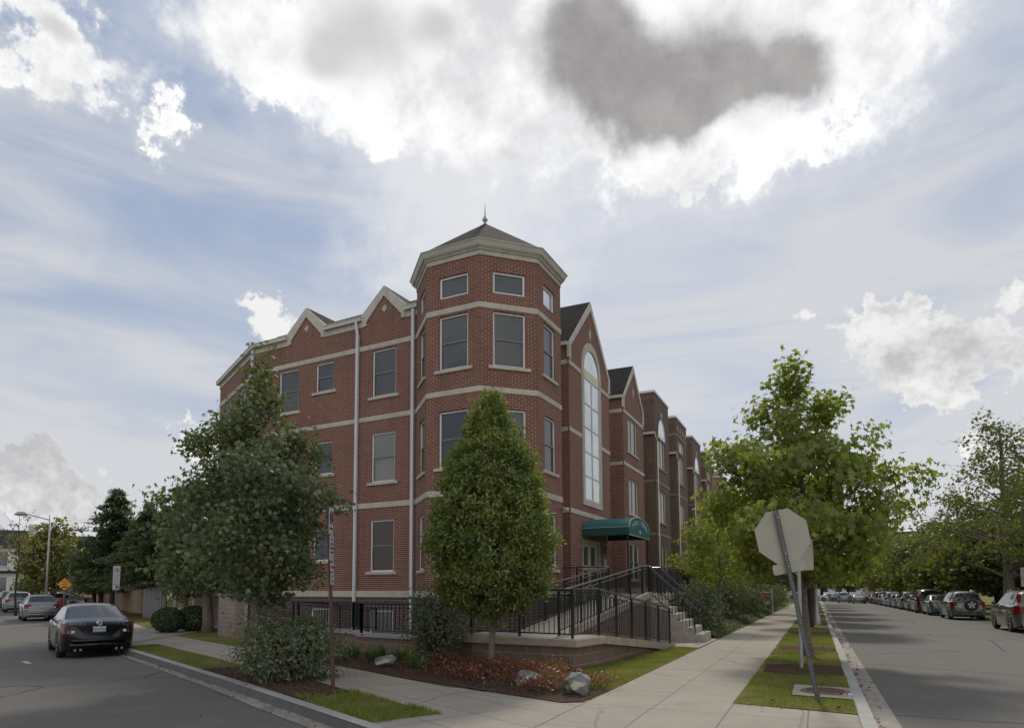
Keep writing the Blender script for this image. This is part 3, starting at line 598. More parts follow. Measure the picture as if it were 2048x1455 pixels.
for (c, z, k) in ((1.34, 12.36, 0), (5.16, 12.34, 1)):  # gable coping as one bent band
    hw = 1.10; ft = 11.36; t = .30
    pts = [(S(c)-hw-.03, ft), (S(c)-hw+.18, 11.02), (S(c)-hw+.30, 11.02), (S(c)-hw+.30, 11.16), (S(c), z-.36), (S(c)+hw-.30, 11.16), (S(c)+hw-.30, 11.02), (S(c)+hw-.18, 11.02), (S(c)+hw+.03, ft), (S(c), z)]
    mb = MB()
    mb.wpoly(pL, dL, [pts[1], pts[2], pts[3], pts[0]], -.06, .045); mb.wpoly(pL, dL, [pts[0], pts[3], pts[4], pts[9]], -.06, .045)
    mb.wpoly(pL, dL, [pts[9], pts[4], pts[5], pts[8]], -.06, .045); mb.wpoly(pL, dL, [pts[8], pts[5], pts[6], pts[7]], -.06, .045)
    mb.build('gable_coping', M['coping'], B)
    mb = MB(); r = .125; mb.wpoly(pL, dL, [(S(c)+.02-r, 11.52), (S(c)+.02, 11.52-r*1.1), (S(c)+.02+r, 11.52), (S(c)+.02, 11.52+r*1.1)], -.03, .02); mb.build('diamond_stone', M['stone'], B)
    nx, ny = dL[1], -dL[0]; q = lambda t, z_, o: (pL[0]+dL[0]*t+nx*o, pL[1]+dL[1]*t+ny*o, z_)
    mb = MB(); e = hw+.06; mb.add([q(S(c)-e, ft-.04, -.02), q(S(c), z+.02, -.02), q(S(c)+e, ft-.04, -.02), q(S(c)-e, ft-.04, -2.4), q(S(c), z+.02, -2.4), q(S(c)+e, ft-.04, -2.4)], [(0, 3, 4, 1), (1, 4, 5, 2)]); mb.build('gable_roof', M['shingle'], B)
# rear wing front parallel to the side street
opsF = [(1.2, 2.2, 8.33, 10.02), (3.6, 4.6, 8.33, 10.02), (1.2, 2.2, 5.24, 7.0), (3.6, 4.6, 5.24, 7.0), (1.2, 2.2, 2.09, 3.9), (3.6, 4.6, 2.09, 3.9)]
mb = MB(); wall_open(mb, pF, dF, 0, lF, 1.43, 11.2, opsF); mb.build('wing_wall', M['red'], B)
mb = MB(); wall_open(mb, pF, dF, 0, lF, -.5, 1.21, []); mb.build('basement_wall', M['base'], B)
for o in opsF: window(B, pF, dF, *o)
for z0, z1 in ZB.values():
    mb = MB(); mb.wbox(pF, dF, -.02, lF-.01, z0, z1, -.05, .023); mb.build('stone_band', M['stone'], B)
mb = MB(); mb.wbox(pF, dF, -.05, lF-.02, 11.0, 11.22, -.05, .03); mb.build('frieze', M['stone'], B)
mb = MB(); mb.wbox(pF, dF, -.2, lF+.05, 11.22, 11.37, .0, .16); mb.wbox(pF, dF, -.2, lF+.05, 11.352, 11.375, -.002, .18); mb.build('gutter', M['gutter'], B)
# eave slopes and flat roof
ins = lambda p, d, o: (p[0]-d[1]*o, p[1]+d[0]*o)
a0, a1, a2 = (pF.x, pF.y), (pL.x, pL.y), (PL0.x+.3, PL0.y)
back = (-14, 40), (-33, 36)
mb = MB(); iA = ins(a0, dF, .95); iB = (a1[0]+.25, a1[1]+1.0); iC = (a2[0], a2[1]+.9)
mb.add([(*a0, 11.34), (*a1, 11.34), (*iB, 12.05), (*iA, 12.05), (*a2, 11.34), (*iC, 12.05)], [(0, 1, 2, 3), (1, 4, 5, 2)])
mb.build('eave_roof', M['shingle'], B)
mb = MB(); mb.prism([iA, iB, iC, (-9.9, 22), (-9.9, 38.4), (-20, 38.4), (-31, 33)], 11.9, 12.04); mb.build('flat_roof', M['roofflat'], B)
mb = MB(); mb.wbox((-31, 33), dirv((-31, 33), a0)[0], 0, dirv((-31, 33), a0)[1], -.5, 11.3, -.3, 0); mb.wbox((-20, 38.4), dirv((-20, 38.4), (-31, 33))[0], 0, dirv((-20, 38.4), (-31, 33))[1], -.5, 11.3, -.3, 0); mb.build('rear_wall', M['red'], B)
# downspouts
for (s, zt, bend) in ((2.49, 11.25, 1), (-.02, 11.28, 0)):
    q = lambda t, z, o: (pL[0]+dL[0]*t+dL[1]*o, pL[1]+dL[1]*t-dL[0]*o, z)
    mb = MB(); t = S(s)
    mb.wbox(pL, dL, t-.055, t+.055, .0 if s > 1 else .15, 10.72 if bend else 11.2, .045, .13)
    if bend: mb.tube([q(t-.06, 11.24, .11), q(t-.05, 11.05, .11), q(t, 10.70, .088)], .055, 8)
    for z in (2.5, 5.4, 8.6): mb.wbox(pL, dL, t-.07, t+.07, z, z+.03, .03, .134)
    mb.build('downspout', M['metalwhite'], B)
mb = MB(); mb.wbox(pL, dL, -.09, .01, .05, 11.2, .05, .14); mb.wbox(pL, dL, -.11, .03, 9.2, 9.23, .03, .145); mb.build('downspout', M['metalwhite'], B)
# tower
top_ops = (.45, 1.50, 10.61, 11.31)
topen = {0: (.62, 1.45), 1: (.45, 1.50), 2: (.44, 1.49), 3: (.47, 1.38)}
mbw, mbb = MB(), MB()
for k in range(8):
    a, b = octp(2.3, k), octp(2.3, (k+1) % 8); d, ln = dirv(a, b); ops = []
    if k in topen:
        s0, s1 = topen[k]; ops = [(s0, s1, z0, z1) for z0, z1 in ((10.62, 11.31), (8.31, 10.03), (5.22, 6.98), (2.10, 3.86))]
    wall_open(mbw, a, d, 0, ln, 1.43, 11.85, ops); wall_open(mbb, a, d, 0, ln, -.5, 1.21, [])
mbw.build('tower_wall', M['red'], B); mbb.build('tower_basement_wall', M['base'], B)
for k in topen:
    a, b = octp(2.3, k), octp(2.3, k+1); d, ln = dirv(a, b); s0, s1 = topen[k]
    window(B, a, d, s0, s1, 10.62, 11.31, gl='glass' if k < 3 else 'skyglass', sill=False, double=False, fw=.06)
    for z0, z1 in ((8.31, 10.03), (5.22, 6.98), (2.10, 3.86)): window(B, a, d, s0, s1, z0, z1, gl='glass')
for (z0, z1) in ZB.values():
    mb = MB(); ring(mb, 2.25, 2.322, z0, z1); mb.build('stone_band', M['stone'], B)
mb = MB(); ring(mb, 2.25, 2.325, 11.785, 11.99); mb.build('frieze', M['stone'], B)
mb = MB(); ring(mb, 2.25, 2.36, 11.93, 12.0, 2.41); ring(mb, 2.25, 2.44, 12.002, 12.03); mb.build('cornice', M['coping'], B)
mb = MB(); ring(mb, 2.3, 2.46, 12.032, 12.17, 2.53); ring(mb, 2.3, 2.55, 12.172, 12.195); mb.build('tower_gutter', M['gutter'], B)
mb = MB(); ap = (OC[0]-.10, OC[1]-.02, 14.20)
for k in range(8):
    x0, y0 = octp(2.50, k); x1, y1 = octp(2.50, (k+1) % 8); mb.add([(x0, y0, 12.18), (x1, y1, 12.18), ap], [(0, 1, 2)])
mb.build('tower_roof', M['shingle'], B)
mb = MB(); mb.lathe((ap[0], ap[1], 14.14), [(.05, 0), (.06, .05), (.03, .09), (.075, .13), (.10, .19), (.075, .25), (.03, .29), (.04, .31), (.022, .34), (.014, .6), (.003, .82)], 12); mb.build('finial', M['steel'], B, smooth=True)
# main-street side: recessed wall, two gabled bays
XB, XR = -8.36, -9.9
mb = MB(); wall_open(mb, (XR, 20.5), (0, 1), 0, 18, 1.43, 11.0, []); mb.build('side_wall', M['red'], B)
mb = MB(); wall_open(mb, (XR, 20.5), (0, 1), 0, 18, -.9, 1.21, []); mb.build('basement_wall', M['base'], B)
for zk in ('b1', 'b2', 'b3', 'wt'):
    mb = MB(); mb.wbox((XR, 20.5), (0, 1), 0, 18, *ZB[zk], -.05, .02); mb.build('stone_band', M['stone'], B)
def arch_pts(sc, hw, zs, n=12, h=None): h = h or hw; return [(sc+hw*math.cos(math.pi*i/n), zs+h*math.sin(math.pi*i/n)) for i in range(n+1)]
def bay(par, y0, y1, kind, brickm='red'):
    p = (XB, y0); w = y1-y0; dd = (0, 1); c = w/2
    ops = []
    if kind == 'g1': ops = [(1.36, 3.84, -.0+1.30, 3.42)]; topz = 10.95
    elif kind == 'g2': ops = [(.85, 2.72, 8.29, 10.08), (.85, 2.72, 5.15, 6.92), (.80, 2.70, 1.82, 3.64)]; topz = 10.95
    elif kind == 'arch': ops = [(.82, 2.72, 8.60, 10.45), (.82, 2.72, 5.30, 7.20), (.80, 2.70, 2.14, 3.88)]; topz = 13.0
    else: ops = [(1.0, 2.75, 10.80, 11.64), (1.0, 2.72, 8.54, 10.50), (.95, 2.72, 5.42, 7.14), (.95, 2.72, 2.14, 3.88)]; topz = 13.0
    mb = MB(); wall_open(mb, p, dd, 0, w, 1.43, topz, ops)
    for (q0, d2) in (((XR, y0), (1, 0)), ((XB, y1), (-1, 0))): wall_open(mb, q0, d2, 0, XB-XR, 1.43, topz, [])
    if kind in ('g1', 'g2'):
        pk = 13.35 if kind == 'g1' else 12.85
        mb.add([(XB, y0, topz), (XB, y1, topz), (XB, (y0+y1)/2, pk)], [(0, 1, 2)])
    mb.build('bay_wall', M[brickm], par)
    mb = MB(); base_ = 'base'
    for (q0, d2, ln) in ((p, dd, w), ((XR, y0), (1, 0), XB-XR), ((XB, y1), (-1, 0), XB-XR)): wall_open(mb, q0, d2, 0, ln, -1.0, 1.21, [])
    mb.build('bay_basement_wall', M[base_], par)
    bands = ['b2', 'b3', 'wt']+(['b1'] if kind != 'arch' and kind != 'sq' else [])
    sm = 'stone' if brickm == 'red' else 'stone2'
    for zk in bands:
        z0, z1 = ZB[zk]; pr = .022 if zk != 'wt' else .04
        if kind in ('arch', 'sq') and zk != 'wt': z0, z1 = z0+.18-.03, z1+.12
        mb = MB()
        segs = [(0, w)]
        if kind == 'g1' and zk in ('b2', 'b1'): segs = [(-pr, 1.42), (4.02, w+pr)]
        if kind == 'g1' and zk == 'wt': segs = [(-pr, 1.36), (3.84, w+pr)]
        for a_, b_ in segs: mb.wbox(p, dd, a_-(pr if a_ == 0 else 0), b_+(pr if b_ == w else 0), z0, z1, -.04, pr)
        mb.wbox((XR, y0), (1, 0), 0, XB-XR-.001, z0, z1, -.04, pr); mb.wbox((XB, y1), (-1, 0), .001, XB-XR, z0, z1, -.04, pr)
        mb.build('stone_band', M[sm], par)
    return p, dd, w, ops
p, dd, w, ops = bay(B, 23.48, 28.90, 'g1')
c = w/2+.06
# tall arched stair window of bay one
hw, zs = 1.03, 10.48
outer = [(c-hw-.24, 4.80), (c+hw+.24, 4.80)]+[(c+(hw+.24)*math.cos(t), zs+(hw+.27)*math.sin(t)) for t in np.linspace(0, math.pi, 17)]
inner = [(c-hw, 5.03), (c+hw, 5.03)]+[(c+hw*math.cos(t), zs+hw*.92*math.sin(t)) for t in np.linspace(0, math.pi, 17)]
tw = MB(); n_ = len(outer)
q = lambda s, z, o: (p[0]+o, p[1]+s, z)
vs = [q(*a, .045) for a in outer]+[q(*a, .045) for a in inner]+[q(*a, -.02) for a in outer]+[q(*a, .004) for a in inner]
fs = []
for i in range(n_):
    j = (i+1) % n_; fs += [(i, j, j+n_, i+n_), (j, i, i+2*n_, j+2*n_), (i+n_, j+n_, j+3*n_, i+3*n_)]
tw.add(vs, fs); aw = tw.build('arched_window', M['stone'], B)
g = MB(); g.add([q(*a, .008) for a in inner], [tuple(range(n_))]); g.build('pane', M['skyglass'], aw)
g = MB()
g.wbox(p, dd, c-hw, c+hw, 10.08, 10.47, .0, .03); g.wbox(p, dd, c-.045, c+.045, 5.03, 10.08, .0, .032)
for z in (6.02, 7.02, 8.04, 9.04): g.wbox(p, dd, c-hw, c+hw, z-.03, z+.03, .0, .028)
for s_ in (c-hw, c+hw-.05): g.wbox(p, dd, s_, s_+.05, 5.03, 10.45, .0, .03)
g.wbox(p, dd, c-hw, c+hw, 5.03, 5.09, .0, .03)
g.build('frame', M['tanframe'], aw)
def gable(par, y0, y1, eave, pk, ridge_back):
    p = (XB, y0); w = y1-y0; c = w/2; dd = (0, 1); t = .20
    sl = (pk-eave)/c
    mb = MB()
    for (pts) in ([(-.06, eave), (.12, eave-.42), (.20, eave-.42), (.20, eave-.05), (.0, eave+.02)],): pass
    mb.wpoly(p, dd, [(-.07, eave-.62), (.14, eave-.72), (.14, eave-.1), (-.07, eave-.02)], -.05, .05)
    mb.wpoly(p, dd, [(w-.14, eave-.72), (w+.07, eave-.62), (w+.07, eave-.02), (w-.14, eave-.1)], -.05, .05)
    mb.wpoly(p, dd, [(-.07, eave-.02), (.14, eave-.1), (c, pk-.36), (c, pk)], -.05, .055)
    mb.wpoly(p, dd, [(c, pk), (c, pk-.36), (w-.14, eave-.1), (w+.07, eave-.02)], -.05, .055)
    mb.build('gable_coping', M['coping'], par)
    mb = MB(); e = .08
    x0, x1 = XB+.02, ridge_back; yy = (y0-e, y0+c, y1+e)
    mb.add([(x0, yy[0], eave-.02), (x0, yy[1], pk+.03), (x0, yy[2], eave-.02), (x1, yy[0], eave-.02), (x1, yy[1], pk+.03), (x1, yy[2], eave-.02)], [(0, 1, 4, 3), (1, 2, 5, 4)])
    mb.build('gable_roof', M['shingle'], par)
    for (g0, g1) in ((y0-.16, y0-.01), (y1+.01, y1+.16)): mb = MB(); mb.box((XR-.6, g0, eave-.16), (XB-.02, g1, eave-.02)); mb.build('gutter', M['gutter'], par)
    r = .15; mb = MB(); zc = pk-1.42; mb.wpoly(p, dd, [(c-r, zc), (c, zc-r*1.7), (c+r, zc), (c, zc+r*1.7)], -.02, .02); mb.build('diamond_stone', M['stone'], par)
gable(B, 23.48, 28.90, 10.98, 13.60, -14)
# entrance doors
o = ops[0]
f = MB(); a, b = -.10, -.03
f.wbox(p, dd, o[0], o[0]+.12, o[2], o[3], a, b); f.wbox(p, dd, o[1]-.12, o[1], o[2], o[3], a, b); f.wbox(p, dd, o[0]+.12, o[1]-.12, o[3]-.14, o[3], a, b-.002)
s1, s2, sm = o[0]+.12, o[1]-.5, (o[0]+o[1]-.38)/2
f.wbox(p, dd, o[1]-.5, o[1]-.42, o[2], o[3]-.14, a, b-.004)
dr = f.build('entrance', M['door'], B)
for (x0, x1) in ((s1, sm), (sm, s2)):
    g = MB()
    g.wbox(p, dd, x0+.01, x0+.13, o[2]+.02, o[3]-.15, a+.01, b-.012); g.wbox(p, dd, x1-.13, x1-.01, o[2]+.02, o[3]-.15, a+.01, b-.012)
    for z0, z1 in ((o[2]+.02, o[2]+.25), (o[2]+.85, o[2]+1.08), (o[3]-.28, o[3]-.15)): g.wbox(p, dd, x0+.13, x1-.13, z0, z1, a+.012, b-.015)
    for hz0 in (o[2]+.88,): g.wbox(p, dd, x1-.11, x1-.07, hz0, hz0+.28, b, b+.05)
    g.build('door', M['door'], dr)
g = MB(); g.add([(XB-.09, p[1]+o[0], o[2]), (XB-.09, p[1]+o[1], o[2]), (XB-.09, p[1]+o[1], o[3]), (XB-.09, p[1]+o[0], o[3])], [(0, 1, 2, 3)]); g.build('pane', M['glass'], dr)
p2, dd2, w2, ops2 = bay(B, 31.38, 35.5, 'g2')
for o in ops2: window(B, p2, dd2, *o, gl='blueglass', fr='tanframe', mullion=1, double=(o[2] < 3), fw=.06)
gable(B, 31.38, 35.5, 10.98, 13.02, -13)
mb = MB(); mb.box((XR-.02, 28.9, 10.75), (XR+.16, 31.38, 10.9)); mb.tube([(XR+.15, 31.2, 10.8), (XR+.5, 31.2, 10.6), (XR+.5, 31.2, 1.5)], .045); mb.build('gutter', M['gutter'], B)
mb = MB(); mb.add([(XR+.1, 28.9, 10.9), (XR+.1, 31.4, 10.9), (XR-1.2, 31.4, 12.0), (XR-1.2, 28.9, 12.0), (XR+.1, 35.5, 10.9), (XR+.1, 38.4, 10.9), (XR-1.2, 38.4, 12.0), (XR-1.2, 35.5, 12)], [(0, 1, 2, 3), (4, 5, 6, 7)]); mb.build('eave_roof', M['slate'], B)
# wall lamps, camera, intercom on bay one
mb = MB(); mb.box((XB, 24.45, 3.0), (XB+.16, 24.6, 3.27)); mb.box((XB, 24.42, 3.27), (XB+.18, 24.63, 3.31)); mb.build('wall_lamp', M['steel'], B)
mb = MB(); mb.box((XB, 27.75, 2.95), (XB+.14, 27.87, 3.22)); mb.box((XB, 27.72, 3.22), (XB+.16, 27.9, 3.25)); mb.build('wall_lamp', M['sash'], B)
mb = MB(); mb.box((XB, 27.75, 2.2), (XB+.05, 27.95, 2.7)); mb.box((XB, 27.5, 2.15), (XB+.04, 27.62, 2.4)); mb.build('intercom', M['signwhite'], B)
mb = MB(); mb.tube([(-7.62, 20.62, 4.15), (-7.42, 20.45, 4.1)], .05); mb.lathe((-7.40, 20.42, 4.02), [(.07, .12), (.09, .06), (.06, 0), (.0, -.03)], 10); mb.build('security_camera', M['signwhite'], B, smooth=True)

# awning over the door
A = thing('entrance_awning', 'green barrel awning lettered over the glazed entrance doors', 'awning', (XB, 26.5, 3.5))
ya, yb, x0, x1, zb, zsh, ztp = 24.80, 28.22, XB+.03, -6.46, 3.52, 3.83, 4.30
arc = [(ya, zsh)]+[((ya+yb)/2-(yb-ya)/2*math.cos(t), zsh+(ztp-zsh)*math.sin(t)) for t in np.linspace(0, math.pi, 15)][1:-1]+[(yb, zsh)]
mb = MB(); k = len(arc)
mb.add([(x0, y, z) for y, z in arc]+[(x1, y, z) for y, z in arc], [(i, i+1, i+1+k, i+k) for i in range(k-1)]); mb.build('canvas_top', M['awning'], A, smooth=True)
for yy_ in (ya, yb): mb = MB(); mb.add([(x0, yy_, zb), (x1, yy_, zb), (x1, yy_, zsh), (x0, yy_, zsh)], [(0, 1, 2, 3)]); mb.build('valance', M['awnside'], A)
mb = MB(); mb.add([(x1+.004, ya, zb), (x1+.004, yb, zb)]+[(x1+.004, y, z) for y, z in arc[::-1]], [tuple(range(k+2))]); fr = mb.build('awning_front', M['awning'], A)
mb = MB(); mb.tube([(x1+.005, y, z) for y, z in arc], .014, 6); mb.tube([(x1+.005, ya, zb), (x1+.005, yb, zb)], .014, 6); mb.tube([(x0, ya, zsh), (x1, ya, zsh)], .008, 6); mb.build('piping', M['lettering'], A)
words = "TIVOLI SQUARE"
for i, ch in enumerate(words):
    if ch == ' ': continue
    t = math.pi*(.155+.69*i/(len(words)-1)); yy = 26.51-1.32*math.cos(t); zz = 3.60+.50*math.sin(t)
    tan = (0, math.sin(t)*1.32, math.cos(t)*.50); up = Vector((0, -math.cos(t)*.50, math.sin(t)*1.32)).normalized()
    text('letter', ch, .26, M['lettering'], frame_m((x1+.012-A.location.x, yy-A.location.y, zz-A.location.z), tan, up), A, sx=.95)
text('letter', '1380', .20, M['lettering'], frame_m((x1+.012-A.location.x, 26.51-A.location.y, 3.71-A.location.z), (0, 1, 0)), A, sx=.9)
for yp in (24.87, 28.15):
    mb = MB(); mb.tube([(x1-.08, yp, 1.28), (x1-.08, yp, zb+.05)], .03); mb.build('post', M['black'], A)

# ---------------------------------------------------------------- brown and tan terraces further along
def townhouse(k, y0, brickm, kind, label, capz=13.15):
    T = thing('row_house', label, 'house', (XR, y0+2, 0), 0, 'row houses beyond the corner building')
    sm = 'stone2'
    p, dd, w, ops = bay(T, y0, y0+4.05, kind, brickm)
    mb = MB(); wall_open(mb, (XR, y0+4.05), (0, 1), 0, 2.6, 1.43, 10.5, []); wall_open(mb, (XR, y0+4.05), (0, 1), 0, 2.6, -1.5, 1.21, []); mb.build('recessed_wall', M[brickm], T)
    mb = MB(); mb.prism([(XR-8, y0-.1), (XB+.04, y0-.06), (XB+.04, y0+4.11), (XR-8, y0+4.11)], capz-.14, capz); mb.build('parapet_cap', M['roof2'], T)
    mb = MB(); mb.box((XR-8, y0+.02, 10), (XR-.01, y0+4.03, capz-.15)); mb.build('upper_wall', M[brickm], T)
    mb = MB(); mb.add([(XR+.2, y0+4.07, 10.6), (XR+.2, y0+6.6, 10.6), (XR-1.3, y0+6.6, 12.4), (XR-1.3, y0+4.07, 12.4)], [(0, 1, 2, 3)]); mb.build('mansard_roof', M['slate'], T)
    for q_ in (((XR+.1, y0+4.07, 10.48), (XR+.26, y0+6.62, 10.62)), ((XR+.1, y0-.16, 10.48), (XB, y0-.02, 10.62))): mb = MB(); mb.box(*q_); mb.build('gutter', M['gutter'], T)
    mb = MB(); mb.tube([(XB-.02, y0-.09, 10.6), (XB+.02, y0+.12, 10.3), (XB+.06, y0+.35, 10.05), (XB+.06, y0+.35, -.6)], .05, 8); mb.build('downspout', M['tanframe'], T)
    # corbel course
    mb = MB()
    for i in range(16): mb.wbox((XR, y0), (1, 0), .05+i*.095, .10+i*.095, 12.30, 12.55, .0, .02)
    mb.wbox((XR, y0), (1, 0), 0, XB-XR, 12.56, 12.62, 0, .03); mb.build('corbel_course', M[brickm], T)
    for o in ops:
        if kind == 'sq' and o[2] > 10.7: window(T, p, dd, *o, gl='skyglass', fr='tanframe', mullion=1, double=False, fw=.06, sill=False)
        else: window(T, p, dd, *o, gl='blueglass', fr='tanframe', mullion=1, double=False, fw=.06, sillmat=sm)
    if kind == 'arch':
        c, hw, zs = 1.77, .95, 10.66
        pts = [(c+hw*math.cos(t), zs+1.05*math.sin(t)) for t in np.linspace(0, math.pi, 13)]
        po = [(c+(hw+.14)*math.cos(t), zs+1.22*math.sin(t)) for t in np.linspace(0, math.pi, 13)]
        q = lambda s, z, o: (p[0]+o, p[1]+s, z); n_ = 13
        mb = MB(); mb.add([q(*a, .03) for a in po]+[q(*a, .03) for a in pts]+[q(*a, 0) for a in po], [(i, i+1, i+1+n_, i+n_) for i in range(n_-1)]+[(i+1, i, i+2*n_, i+1+2*n_) for i in range(n_-1)]); lw = mb.build('lunette', M[brickm], T)
        g = MB(); g.add([q(*a, .012) for a in pts], [tuple(range(n_))]); g.build('pane', M['skyglass'], lw)
        g = MB(); g.tube([q(*a, .014) for a in pts], .03, 5); g.wbox(p, dd, c-hw, c+hw, 10.45, 10.68, .0, .035); g.build('frame', M['frame'], lw)
        g = MB(); g.wbox(p, dd, c-.08, c+.10, 11.78, 12.15, 0, .06); g.build('keystone', M['stone'], T)
    else:
        g = MB(); g.wbox(p, dd, 0, w, 11.78, 11.93, -.02, .025); g.wbox((XR, y0), (1, 0), 0, XB-XR, 11.78, 11.93, -.02, .025); g.build('stone_band', M['stone2'], T)
        for s_ in (.65, 1.6, 2.55, 3.5):
            g = MB(); g.wbox(p, dd, s_-.09, s_+.09, 12.22, 12.5, 0, .02); g.build('square_stone', M['stone'], T)
    # stoop with two rails
    yd = y0-1.3; g = MB(); gz = hz(-5, y0)
    for i in range(6): g.box((XR+.1, yd-.75, gz-.1), (-6.7+i*.3, yd+.75, 1.2-i*(1.2-gz)/6-.0))
    g.build('stoop', M['concrete'], T)
    for s_ in (-.7, .7):
        g = MB(); a_, b_ = (-6.9, yd+s_, 2.1), (-5.1, yd+s_, gz+1.0)
        g.tube([(-8.3, yd+s_, 2.1), a_, b_, (-5.0, yd+s_, gz+.95)], .03, 6)
        for i in range(14):
            t = i/13; x = -8.2+3.1*t; zt = 2.1 if x < -6.9 else 2.1+(gz+1.0-2.1)*(x+6.9)/1.8; g.tube([(x, yd+s_, zt-.9), (x, yd+s_, zt)], .012, 4, False)
        g.build('stair_rail', M['black'], T)
    g = MB(); g.box((XR+.02, yd-.45, 1.25), (XR+.08, yd+.45, 3.4)); g.build('door', M['darkdoor'], T)
    return T
for k in range(4):
    townhouse(k, 38.5+6.62*k, 'brown', ('arch', 'sq')[k % 2], ('brown brick row house with arched top window, nearest the red building', 'brown brick row house with four small square stones, second from the red building',
              'brown brick row house with arched top window, third from the red building', 'brown brick row house with small square stones, beside the tan houses')[k])
def tanblock(y0, y1, h, label, x=XB):
    T = thing('tan_row_house', label, 'house', (XR, y0, 0), 0, 'tan houses down the main street')
    mb = MB(); ops = []
    nb = max(1, int((y1-y0)/4))
    for i in range(nb):
        s = (i+.5)*(y1-y0)/nb
        for z in (1.6, 4.8, 8.0): ops.append((s-.7, s+.7, z, z+1.9))
    wall_open(mb, (x, y0), (0, 1), 0, y1-y0, -1.8, h, ops); wall_open(mb, (x-8, y0), (1, 0), 0, 8, -1.8, h, []); mb.build('wall', M['tanbrick'], T)
    for o in ops: window(T, (x, y0), (0, 1), *o, gl='blueglass', fr='frame', mullion=0)
    mb = MB(); mb.box((x-8, y0-.2, h), (x+.25, y1, h+.35)); mb.box((x-8, y0-.12, h-.3), (x+.14, y1, h-.001)); mb.build('cornice', M['coping'], T)
    mb = MB(); mb.box((x-8, y0-.03, 7.3), (x+.03, y1, 7.5)); mb.build('stone_band', M['stone'], T)
    return T
tanblock(66.0, 72.0, 12.2, 'tan brick row house just past the brown row houses')
tanblock(74.0, 80.0, 11.8, 'tan brick row house half hidden by the street trees')
tanblock(83.0, 96.0, 11.5, 'long tan brick row house farthest down the pavement')

# ---------------------------------------------------------------- entrance steps, landing, ramp, railings
RS = thing('entrance_ramp', 'concrete switchback access ramp and steps on brown block walls before the tower', 'ramp', (-5, 17, 0))
ZP, ZL = .54, 1.27
mb = MB(); mb.prism([(-7.0, 12.59), (-4.28, 12.32), (-4.02, 13.45), (-6.3, 13.9), (-7.0, 13.9)], ZP-.17, ZP); mb.build('platform', M['ramp'], RS, bevel=.03)
mb = MB(); mb.prism([(-7.2, 12.76), (-4.44, 12.48), (-4.18, 13.45), (-4.5, 17.6), (-4.82, 17.6), (-4.9, 13.9), (-7.2, 13.9)], -.3, .0); 
# block walls below the slab, following the ramp down
def wedge(mb, pts):    # pts: (x,y,ztop) polyline, wall 0.3 below to -.4
    for (a, b) in zip(pts, pts[1:]): mb.add([(a[0], a[1], -.5), (b[0], b[1], -.5), b, a], [(0, 1, 2, 3)])
mb = MB(); wedge(mb, [(-6.85, 13.9, ZP-.16), (-6.85, 12.74, ZP-.16), (-4.44, 12.48, ZP-.16), (-4.17, 13.5, ZP-.16), (-3.78, 18.4, -.22)]); mb.build('retaining_wall', M['block'], RS)
mb = MB()   # lower ramp slab falling towards the steps
xo = lambda y: -4.02+.08*(y-13.45)
def slab(mb, quad, th):
    t = [Vector(q) for q in quad]; b = [v-Vector((0, 0, th)) for v in t]
    mb.add(t+b, [(0, 1, 2, 3), (7, 6, 5, 4), (0, 4, 5, 1), (1, 5, 6, 2), (2, 6, 7, 3), (3, 7, 4, 0)])
slab(mb, [(-4.02, 13.451, ZP), (-3.62, 18.7, -.05), (-4.66, 18.7, -.05), (-4.9, 13.451, ZP)][::1], .17); mb.build('lower_ramp', M['ramp'], RS)
mb = MB(); slab(mb, [(-4.90, 13.6, ZP+.005), (-4.72, 20.4, ZL), (-6.1, 20.4, ZL), (-6.2, 13.6, ZP+.005)], .2); 
mb.build('upper_ramp', M['ramp'], RS)
mb = MB(); slab(mb, [(-4.84, 13.9, ZP+.14), (-4.66, 20.4, ZL+.1), (-4.80, 20.4, ZL+.1), (-4.98, 13.9, ZP+.14)], .17); mb.build('ramp_kerb', M['concrete'], RS)
mb = MB(); wedge(mb, [(-4.86, 13.7, ZP-.1), (-4.68, 20.4, ZL-.1)]); mb.build('retaining_wall', M['block'], RS)
mb = MB(); mb.box((-8.34, 20.4, ZL-.2), (-4.70, 28.4, ZL)); mb.box((-4.85, 20.36, ZL-.2), (-4.64, 20.56, ZL+.1)); mb.build('landing', M['ramp'], RS)
mb = MB(); wall_open(mb, (-8.3, 20.45), (1, 0), 0, 3.55, -.6, ZL-.2, []); wall_open(mb, (-4.75, 22.0), (0, 1), 0, 6.35, -.6, ZL-.2, []); mb.build('landing_wall', M['block'], RS)
for i in range(6):
    zt = ZL-(i+1)*(ZL+.08)/7
    mb = MB(); mb.box((-4.70+.26*i, 20.42+.004*i, -.5), (-4.70+.26*(i+1)+.02, 21.98-.004*i, zt)); mb.build('step', M['concrete'], RS, bevel=.012)
patch('path', [(-3.2, 18.2), (-3.14, 22.3), (-2.93, 22.3), (-2.93, 18.5)], .02, M['paveR'])
patch('path', [(-4.7, 18.6), (-3.1, 18.6), (-3.1, 22.3), (-3.3, 22.3), (-3.3, 20.4), (-4.7, 20.4)], .016, M['ramp'])
